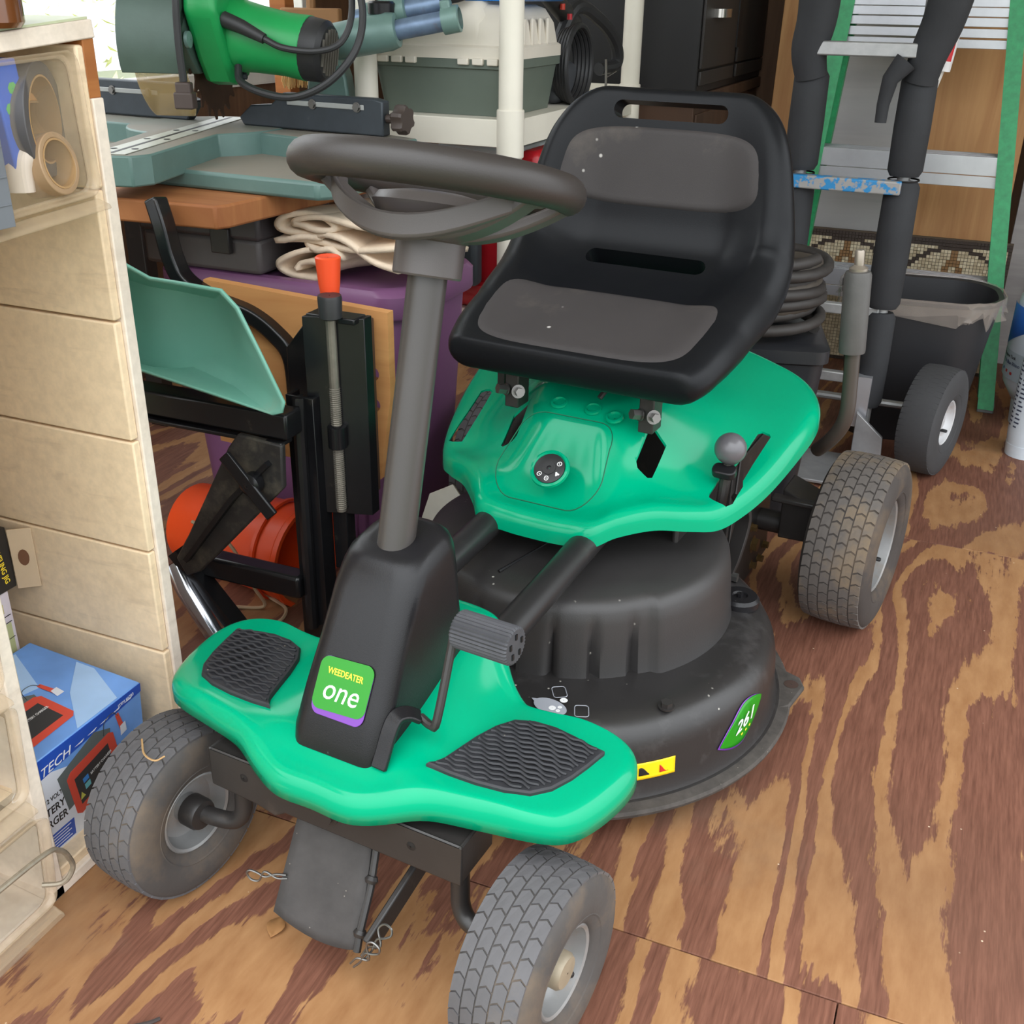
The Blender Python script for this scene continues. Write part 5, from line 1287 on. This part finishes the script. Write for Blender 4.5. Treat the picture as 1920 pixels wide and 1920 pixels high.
# ================================================================= black file drawers on a brown stand
FCM = mat('file_black', (22, 21, 22), .5, var=.12, vscale=10); FCB = mat('file_drawer', (44, 40, 38), .5, var=.12, vscale=6)
FC = empty('file_drawers', (-.970, 3.32, .770), label='black file drawer cabinet with chrome pulls on a brown stand', cat='cabinet')
MB().span(-.25, .255, -.41, .41, 0, .62).build('cabinet_shell', FCM, FC, bevel=.003)
for y0, y1 in ((-.40, -.02), (.02, .40)):
    for z0, z1 in ((.02, .055), (.06, .33), (.335, .60)):
        d_ = MB().span(.255, .263, y0, y1, z0, z1).build('drawer', FCB, FC, bevel=.002)
        if y0 < 0 and (z0 == .06 or z0 == .335):
            zc = (z0 + z1) / 2 + .03 if z0 > .1 else .190
            b = MB(); ym = y0 + .14; b.tube(catmull([(.263, ym - .045, zc), (.280, ym - .044, zc), (.285, ym - .03, zc), (.285, ym + .03, zc), (.280, ym + .044, zc), (.263, ym + .045, zc)], 4), .006, 8, sq=(.005, .010)); b.build('pull_handle', mat('chrome_pull', (200, 196, 190), .2, .95), d_)
MB().span(.256, .266, -.020, .018, .10, .60).build('centre_stile', FCM, FC)
ST = empty('brown_stand', (-.970, 3.32, 0), label='brown wooden stand under the black file drawers', cat='stand')
BRW = plank_wall_mat('stand_brown', (70, 48, 34), (98, 70, 50), 'Y', 10)
MB().span(-.26, .262, -.412, .412, .74, .7695).build('stand_top', BRW, ST, bevel=.002)
MB().span(-.25, .252, -.405, .405, .03, .74).build('stand_case', BRW, ST, bevel=.002)
MB().span(.252, .258, -.39, .0, .06, .72).build('stand_door', BRW, ST, bevel=.002); MB().span(.252, .258, .01, .39, .06, .72).build('stand_door', BRW, ST, bevel=.002)
for x in (-.21, .21):
    for y in (-.36, .36): MB().span(x - .03, x + .03, y - .03, y + .03, 0, .03).build('foot', BRW, ST)

# ================================================================= leaning boards and mosaic panel
def lean(name, x0, x1, z1, y0, ang, m, label, cat, th=.015):
    b = MB(); b.span(x0, x1, 0, th, 0, z1); o = b.build(name, m, loc=(0, y0, 0), rot=(rad(-ang), 0, 0), bevel=.0015); return tag(o, label, cat)
lean('plywood_sheet_leaning', -.62, .09, 1.45, 3.42, 5, PLYB, 'brown plywood sheet leaning behind the green ladder', 'plywood')
lean('grey_door_panel', -.52, -.205, 1.30, 3.385, 5, plank_wall_mat('grey_panel', (168, 166, 166), (188, 186, 184), 'Z', 6), 'pale grey door panel leaning in front of the plywood sheet', 'panel', .012)
lean('weathered_board', .115, .20, 1.45, 3.50, 4, plank_wall_mat('weathered_grey', (150, 146, 146), (176, 172, 170), 'Z', 12), 'weathered grey board leaning right of the ladder', 'board', .02)
lean('orange_board', .205, .27, 1.45, 3.46, 4, plank_wall_mat('orange_stain', (150, 84, 40), (184, 114, 60), 'Z', 12), 'orange stained board leaning at the far right', 'board', .02)
MO = empty('mosaic_panel', (-.18, 3.335, 0), (rad(-5), 0, 0), 'mosaic tile panel with dark arches standing behind the trash can', 'mosaic')
MB().span(-.30, .30, 0, .010, 0, .385).build('backing', mat('mosaic_grout', (92, 78, 64), .8), MO)
mt_l = [mat('tile_cream_%d' % i, c, .6, var=.1) for i, c in enumerate(((214, 198, 166), (196, 178, 146), (226, 212, 182)))]; mt_d = mat('tile_dark', (66, 52, 44), .6, var=.1); mt_b = mat('tile_brown', (150, 112, 70), .6, var=.1)
tiles = {0: MB(), 1: MB(), 2: MB(), 3: MB(), 4: MB()}; rnd = random.Random(11)
for i in range(64):
    for k_ in range(41):
        x = -.2945 + i * .00935; z = .006 + k_ * .00925
        key = rnd.randrange(3)
        for cx in (-.15, .15):
            r_ = math.hypot(x - cx, (z - .205) * 1.0)
            if .148 < r_ < .160 and z > .17: key = 3
            if abs(abs(x - cx) - max(0, .13 - (z - .20)) * .6) < .009 and z > .2 and r_ < .15: key = 4
        if i in (0, 63) or k_ in (0, 39, 40): key = 3
        tiles[key].span(x - .0041, x + .0041, -.004, 0, z - .0041, z + .0041)
for key, mb_ in tiles.items(): tag(mb_.build('mosaic_tiles', (mt_l + [mt_d, mt_b])[key], MO, smooth=0), kind='stuff')

# ================================================================= green step ladder
LG = mat('ladder_green', (40, 148, 92), .42, var=.18, vscale=60, bump=.1); ALU = mat('ladder_aluminium', (206, 208, 214), .35, .75, var=.08, vscale=12)
LAD = empty('step_ladder', (-.16, 3.04, 0), label='green fibreglass step ladder with aluminium steps against the back wall', cat='ladder')
def lx(s, z): return (.285 - .118 * z) * s if s > 0 else -(.300 - .060 * z)
def ly(z): return .16 * z
for s in (-1, 1):
    L = []
    for z in (.012, 1.5):
        x = lx(s, z); y = ly(z); w = .040; h_ = .020
        L.append([V(x - h_, y - w, z), V(x + h_, y - w, z), V(x + h_, y - w + .005, z), V(x - h_ * s * 0 + (-.015 if s > 0 else .015) + .0025, y - w + .005, z), V((x - h_ + .005) if s < 0 else (x + h_), y - w + .005, z), V((x - h_ + .005) if s < 0 else (x + h_), y + w, z), V((x - h_) if s < 0 else (x + h_ - .005), y + w, z), V((x - h_) if s < 0 else (x + h_ - .005), y - w + .005, z), V(x - h_, y - w + .005, z)])
    b = MB(); b.loft(L); b.build('rail', LG, LAD, smooth=0)
    MB().box((lx(s, 0.01), 0, .012), (.042, .06, .024)).build('foot', mat('ladder_foot', (110, 112, 112), .6), LAD, bevel=.003)
    b = MB(); L = []
    for z in (.012, 1.5):
        x = lx(s, z) * .96; y = ly(z) + .06
        L.append([V(x - .012, y, z), V(x + .012, y, z), V(x + .012, y + .03, z), V(x - .012, y + .03, z)])
    b.loft(L); b.build('back_rail', LG, LAD, smooth=0)
for z in (.30, .605):
    x0, x1 = lx(-1, z), lx(1, z); y = ly(z)
    b = MB(); b.span(x0, x1, y - .03, y + .05, z + .030, z + .036); b.span(x0, x1, y - .034, y - .029, z - .010, z + .036); b.span(x0, x1, y - .032, y - .029, z - .040, z - .012)
    for q in range(5): b.span(x0, x1, y - .024 + q * .015, y - .020 + q * .015, z + .036, z + .0375)
    b.build('step', ALU, LAD, bevel=.001)
b = MB(); x0, x1 = lx(-1, 1.0), lx(1, 1.0); b.span(x0, x1, ly(1) - .034, ly(1) + .05, .985, 1.06)
for q, z in enumerate((.890, .915, .940, .963, .985)): b.span(x0, x1, ly(1) - .036 - .003 * (q % 2), ly(1) - .030, z, z + .021)
b.build('shelf_step', ALU, LAD, bevel=.001)

# ================================================================= hand truck with foam sleeves
FOAM = mat('foam_black', (46, 47, 50), .85, var=.12, vscale=14, bump=.5, bscale=260); ALD = mat('truck_aluminium', (170, 170, 170), .45, .6, var=.15, vscale=25)
HT = empty('hand_truck', (-.265, 2.50, 0), label='aluminium hand truck with black foam wrapped rails', cat='hand truck')
def rail(s, z): return V(.108 * s + (.006 if s > 0 else 0) - .004 * z, .02 + .05 * z, z)
for s in (-1, 1):
    b = MB(); b.tube([rail(s, z) for z in (.06, .6, 1.25)], .014, 14); b.build('rail', ALD, HT)
    for (z0, z1, r_) in ((.14, .36, .033), (.37, .645, .037), (.655, .86, .037)):
        b = MB(); b.tube([rail(s, z0), rail(s, z0 + .012), rail(s, (z0 + z1) / 2), rail(s, z1 - .012), rail(s, z1)], [r_ * .82, r_, r_ * 1.03, r_, r_ * .8], 18); b.build('foam_sleeve', FOAM, HT, smooth=50)
    zz = .648; b = MB(); p = rail(s, zz); b.lathe([(.033, -.002), (.034, 0), (.033, .002)], 16, T(*p)); b.build('cable_tie', BLACKI, HT)
    b = MB(); b.tube(catmull([rail(s, .845) + V(0, -.01, 0), rail(s, .90) + V(.010 * s, -.02, 0), rail(s, .97) + V(.03 * (s > 0), -.03, 0), rail(s, 1.10) + V(.05 * (s > 0), -.05, 0)], 5), [.034 + .0008 * q for q in range(16)], 16); b.build('foam_sleeve', FOAM, HT, smooth=50)
b = MB(); b.tube([rail(1, .885) + V(-.03, -.05, 0), rail(1, .85) + V(-.055, -.055, 0), rail(1, .80) + V(-.062, -.05, 0), rail(1, .765) + V(-.062, -.05, 0)], [.024, .017, .013, .012], 10); b.build('foam_strap', FOAM, HT, smooth=60)
for z, m_ in ((.905, ALD), (.635, None)):
    a_, c_ = rail(-1, z), rail(1, z)
    b = MB(); b.span(a_.x - .01, c_.x, a_.y - .050, a_.y - .020, z - .014, z + .014)
    if m_ is None:
        N = NT('worn_blue_bar'); v = N.coords(); n1 = N.noise(v, 38, 4, .6); N.link(N.ramp(n1, [(.48, lin((150, 148, 146))), (.53, lin((40, 128, 184)))]), N.b.inputs['Base Color']); N.b.inputs['Roughness'].default_value = .5; m_ = N.m
    b.build('cross_bar', m_, HT, bevel=.003)
for z in (.20, .36): MB().span(-.108, .108, .02, .04, z - .012, z + .012).build('cross_bar', ALD, HT, bevel=.003)
b = MB(); b.prism([(-.15, -.17), (.13, -.17), (.15, -.10), (.15, .02), (-.15, .02)], .006, .014); b.build('toe_plate', mat('toe_plate_alu', (146, 146, 148), .5, .5, var=.2, vscale=14), HT, bevel=.002)
b = MB(); b.prism([(.10, 0), (.17, 0), (.165, .075), (.10, .13)], 0, .012, Matrix(((1, 0, 0, 0), (0, 0, -1, -.03), (0, 1, 0, .014), (0, 0, 0, 1)))); b.build('axle_bracket', mat('toe_plate_alu', (146, 146, 148), .5, .5), HT, bevel=.002)
b = MB(); b.span(.085, .12, -.02, .02, .10, .22); b.build('side_plate', ALU, HT); 
b = MB(); b.tube([(-.27, .10, .127), (.27, .10, .127)], .009, 10); b.build('axle', ALD, HT)
TYR2 = mat('truck_tire', (62, 62, 64), .8, var=.12, bump=.4, bscale=240)
wheel('wheel', HT, (.262, .03, .127), .126, .088, .052, rad(-16), (4, 56, .0012, .1, .0016, .02), TYR2, TYR2, mat('wheel_white_rim', (206, 206, 208), .45, .1, var=.12, dust=((150, 110, 70), 16, .55, .5)), hub=False)
wheel('wheel', HT, (-.262, .10, .127), .126, .088, .052, 0, (4, 56, .0012, .1, .0016, .02), TYR2, TYR2, mat('wheel_white_rim', (206, 206, 208), .45, .1), side=-1, hub=False)
# red and white caulk tube hanging on the right rail
CT = empty('caulk_tube', (-.125, 2.62, .835), (rad(0), rad(6), 0), 'red and white caulk tube tucked beside the right foam rail', 'tube')
b = MB(); b.lathe([(.001, .03), (.021, .03), (.021, .24), (.001, .24)], 24); b.build('tube_body', mat('caulk_white', (222, 220, 220), .4), CT)
b = MB(); b.lathe([(.0213, .05), (.0213, .22)], 24, None, False, False, -2.2, -.6); b.build('red_band', mat('caulk_red', (196, 30, 40), .4), CT)
b = MB(); b.lathe([(.010, .03), (.006, .0), (.003, -.03), (.001, -.03)], 14); b.build('nozzle', mat('caulk_nozzle', (214, 210, 204), .4), CT)

# ================================================================= trash can with liner
TC = empty('trash_can', (-.085, 2.80, .0), (0, 0, rad(6)), 'black oval trash can with a loose plastic liner', 'trash can')
b = MB(); b.loft([[V(x, y, z) for x, y in rrect(w, d, r_, 8)] for w, d, r_, z in ((.26, .20, .07, 0), (.27, .21, .075, .01), (.36, .26, .10, .350), (.372, .272, .105, .352), (.372, .272, .105, .365), (.35, .25, .10, .362), (.26, .20, .07, .05))], True, True); b.build('can_body', mat('can_black', (40, 40, 43), .5, var=.08, speck=14), TC, smooth=40)
LIN = clear_mat('clear_liner', (190, 178, 168), .34, .12)
rnd = random.Random(5); base_ = rrect(.378, .278, .108, 12); n_ = len(base_); rows = []
for lvl, (s_, z, j_) in enumerate(((.80, .20, .010), (.90, .30, .008), (.97, .355, .004), (1.0, .368, .002), (1.02, .366, .003), (1.025, .352, .005), (1.03, .338, .010), (1.035, .325, .022))):
    rows.append([V(x * s_ + rnd.uniform(-j_, j_) * .6, y * s_ + rnd.uniform(-j_, j_) * .6, z + (rnd.uniform(-j_, j_) if lvl not in (7,) else rnd.uniform(-.03, .02) * (1 if y < 0 else .4))) for x, y in base_])
b = MB(); b.loft(rows, False, False); b.build('liner', LIN, TC, smooth=40)

# ================================================================= propane tank and spray can at the right edge
PT = empty('propane_tank', (.282, 2.985, 0), label='white propane tank with blue label at the right edge', cat='gas tank')
PW = mat('tank_white', (206, 214, 222), .35, var=.05)
b = MB(); b.lathe([(.001, .04), (.06, .045), (.11, .07), (.135, .11), (.14, .15), (.14, .28), (.133, .33), (.105, .375), (.06, .39), (.001, .392)], 40); b.build('tank_shell', PW, PT)
b = MB(); b.lathe([(.085, 0), (.10, .0), (.105, .07), (.098, .07), (.085, 0)], 36); b.build('foot_ring', PW, PT)
b = MB(); b.lathe([(.095, .37), (.10, .37), (.10, .47), (.095, .47), (.095, .37)], 36); b.build('collar', mat('tank_grey', (170, 172, 174), .4), PT)
b = MB(); L = []
for k_ in range(13):
    a = rad(176 + 7 * k_); L.append([V(.1415 * math.cos(a), .1415 * math.sin(a), .20 + .009 * k_), V(.1415 * math.cos(a), .1415 * math.sin(a), .315)])
b.grid(L); b.build('blue_label', mat('label_blue', (40, 96, 176), .4), PT, solid=.0005, smooth=60)
b = MB(); b.lathe([(.141, .13), (.141, .20)], 20, None, False, False, rad(180), rad(280)); lb = b.build('grey_label', mat('label_pale', (176, 188, 196), .4), PT)
def cyl_text(txt, size, m, parent, r_, a0, z, sx=1):
    o = text(txt, size, m, parent, Matrix(), extrude=.0002, align='LEFT', sx=sx)
    for v in o.data.vertices:
        x, y, q = v.co; a = rad(a0) + x / r_; v.co = ((r_ + .0008 + q) * math.cos(a), (r_ + .0008 + q) * math.sin(a), z + y)
cyl_text('Propane Tank', .012, BLACKI, PT, .141, 186, .186); cyl_text('17 lb Blue Rhino', .013, mat('ink_navy', (30, 40, 80), .5), PT, .141, 186, .170)
for k_, c_ in enumerate(((40, 90, 170), (190, 60, 60), (190, 60, 60))):
    b = MB(); b.lathe([(.1418, .146 - .002 * k_), (.1418, .153 - .002 * k_)], 4, None, False, False, rad(190 + 9 * k_), rad(194 + 9 * k_)); b.build('label_mark', mat('mark_%d' % c_[0], c_, .5), PT)
PC = empty('spray_can', (.219, 2.74, 0), label='tall white spray can with fine print at the right edge', cat='can')
b = MB(); b.lathe([(.001, .02), (.035, .02), (.045, .03), (.048, .06), (.048, .26), (.042, .275), (.03, .285), (.001, .287)], 32); b.lathe([(.03, 0), (.044, .0), (.046, .03), (.03, .03), (.03, 0)], 32); b.build('can_shell', PW, PC)
for k_ in range(16):
    z = .075 + k_ * .0105
    for a in (165, 190, 215): b = MB(); b.lathe([(.0484, z), (.0484, z + .004)], 6, None, False, False, rad(a), rad(a + (18 if k_ % 3 else 12))); b.build('print_line', mat('print_slate', (70, 76, 96), .5), PC)

# ================================================================= hose coil on black bin
BB = empty('black_bin', (-.40, 2.18, 0), (0, 0, rad(14)), 'black plastic bin with white barcode label behind the mower seat', 'bin')
BPL = mat('bin_black', (36, 37, 41), .4, var=.08)
b = MB(); b.loft([[V(x, y, z) for x, y in rrect(w, d, .03, 5)] for w, d, z in ((.27, .24, 0), (.32, .28, .355), (.335, .295, .36), (.335, .295, .385), (.31, .27, .392))]); b.build('tub', BPL, BB, smooth=40)
b = MB(); b.span(.02, .09, -.143, -.140, .28, .33); lb = b.build('barcode_label', mat('label_paper', (222, 210, 190), .6), BB)
lb.rotation_euler = (0, 0, 0)
for k_ in range(11): MB().span(.028 + k_ * .005, .030 + k_ * .005 + .001 * (k_ % 3), -.1436, -.143, .296, .324).build('bar', BLACKI, lb)
HS = empty('hose_coil', (-.385, 2.17, .393), label='coiled black rubber hose on the black bin', cat='hose')
b = MB(); rnd = random.Random(9); pts = []
for k_ in range(7 * 24):
    t_ = k_ / 24; a = 2 * PI * t_; r_ = .118 + .010 * math.sin(t_ * 2.3) ; z = .012 + .0205 * t_ + .003 * math.sin(a * 2 + t_)
    pts.append(V(r_ * math.cos(a) * 1.12, r_ * math.sin(a), z))
b.tube(pts, .0115, 8); b.build('hose', mat('hose_rubber', (48, 44, 42), .6, var=.2, vscale=20), HS, smooth=60)
b = MB()
for k_ in range(3): b.tube([V(.112 * 1.1 * math.cos(2 * PI * q / 28), .108 * math.sin(2 * PI * q / 28), .07 + .028 * k_ + .01 * math.sin(2 * PI * q / 28 + k_)) for q in range(28)], .013, 8, closed=True)
b.build('hose_loop', mat('hose_brown', (74, 66, 58), .65, var=.2, vscale=20), HS, smooth=60)
# ================================================================= litter on the floor
def leaf(loc, rot, s_, label):
    b = MB(); G = []
    for i in range(7):
        t_ = i / 6; w = math.sin(PI * min(1, t_ * 1.02)) * .35
        G.append([V((-.5 + t_) * s_, -w * s_, .10 * s_ * math.sin(t_ * 3) + .05 * s_), V((-.5 + t_) * s_, 0, .10 * s_ * math.sin(t_ * 3)), V((-.5 + t_) * s_, w * s_, .10 * s_ * math.sin(t_ * 3) + .07 * s_)])
    b.grid(G); o = b.build('dry_leaf', mat('leaf_brown', (150, 106, 62), .8, var=.2), loc=loc, rot=rot, solid=.0006, smooth=60); return tag(o, label, 'leaf', 'dry leaves on the floor')
leaf((-.605, .755, .001), (0, 0, rad(100)), .032, 'curled brown dry leaf on the floor left of the hanger plate')
b = MB(); b.tube(catmull([(-.775, .765, .2165), (-.755, .745, .216), (-.738, .742, .2145), (-.73, .75, .2175)], 5), .0012, 5); tag(b.build('twig', mat('twig_tan', (176, 140, 96), .8)), 'tiny dry twig lying on the left front tire', 'twig')
b = MB(); b.tube(catmull([(-.69, .555, .002), (-.675, .572, .004), (-.655, .590, .003), (-.648, .60, .002)], 5), .0022, 6); tag(b.build('dark_twig', mat('twig_dark', (60, 52, 50), .8)), 'dark curved twig on the floor at lower left', 'twig')
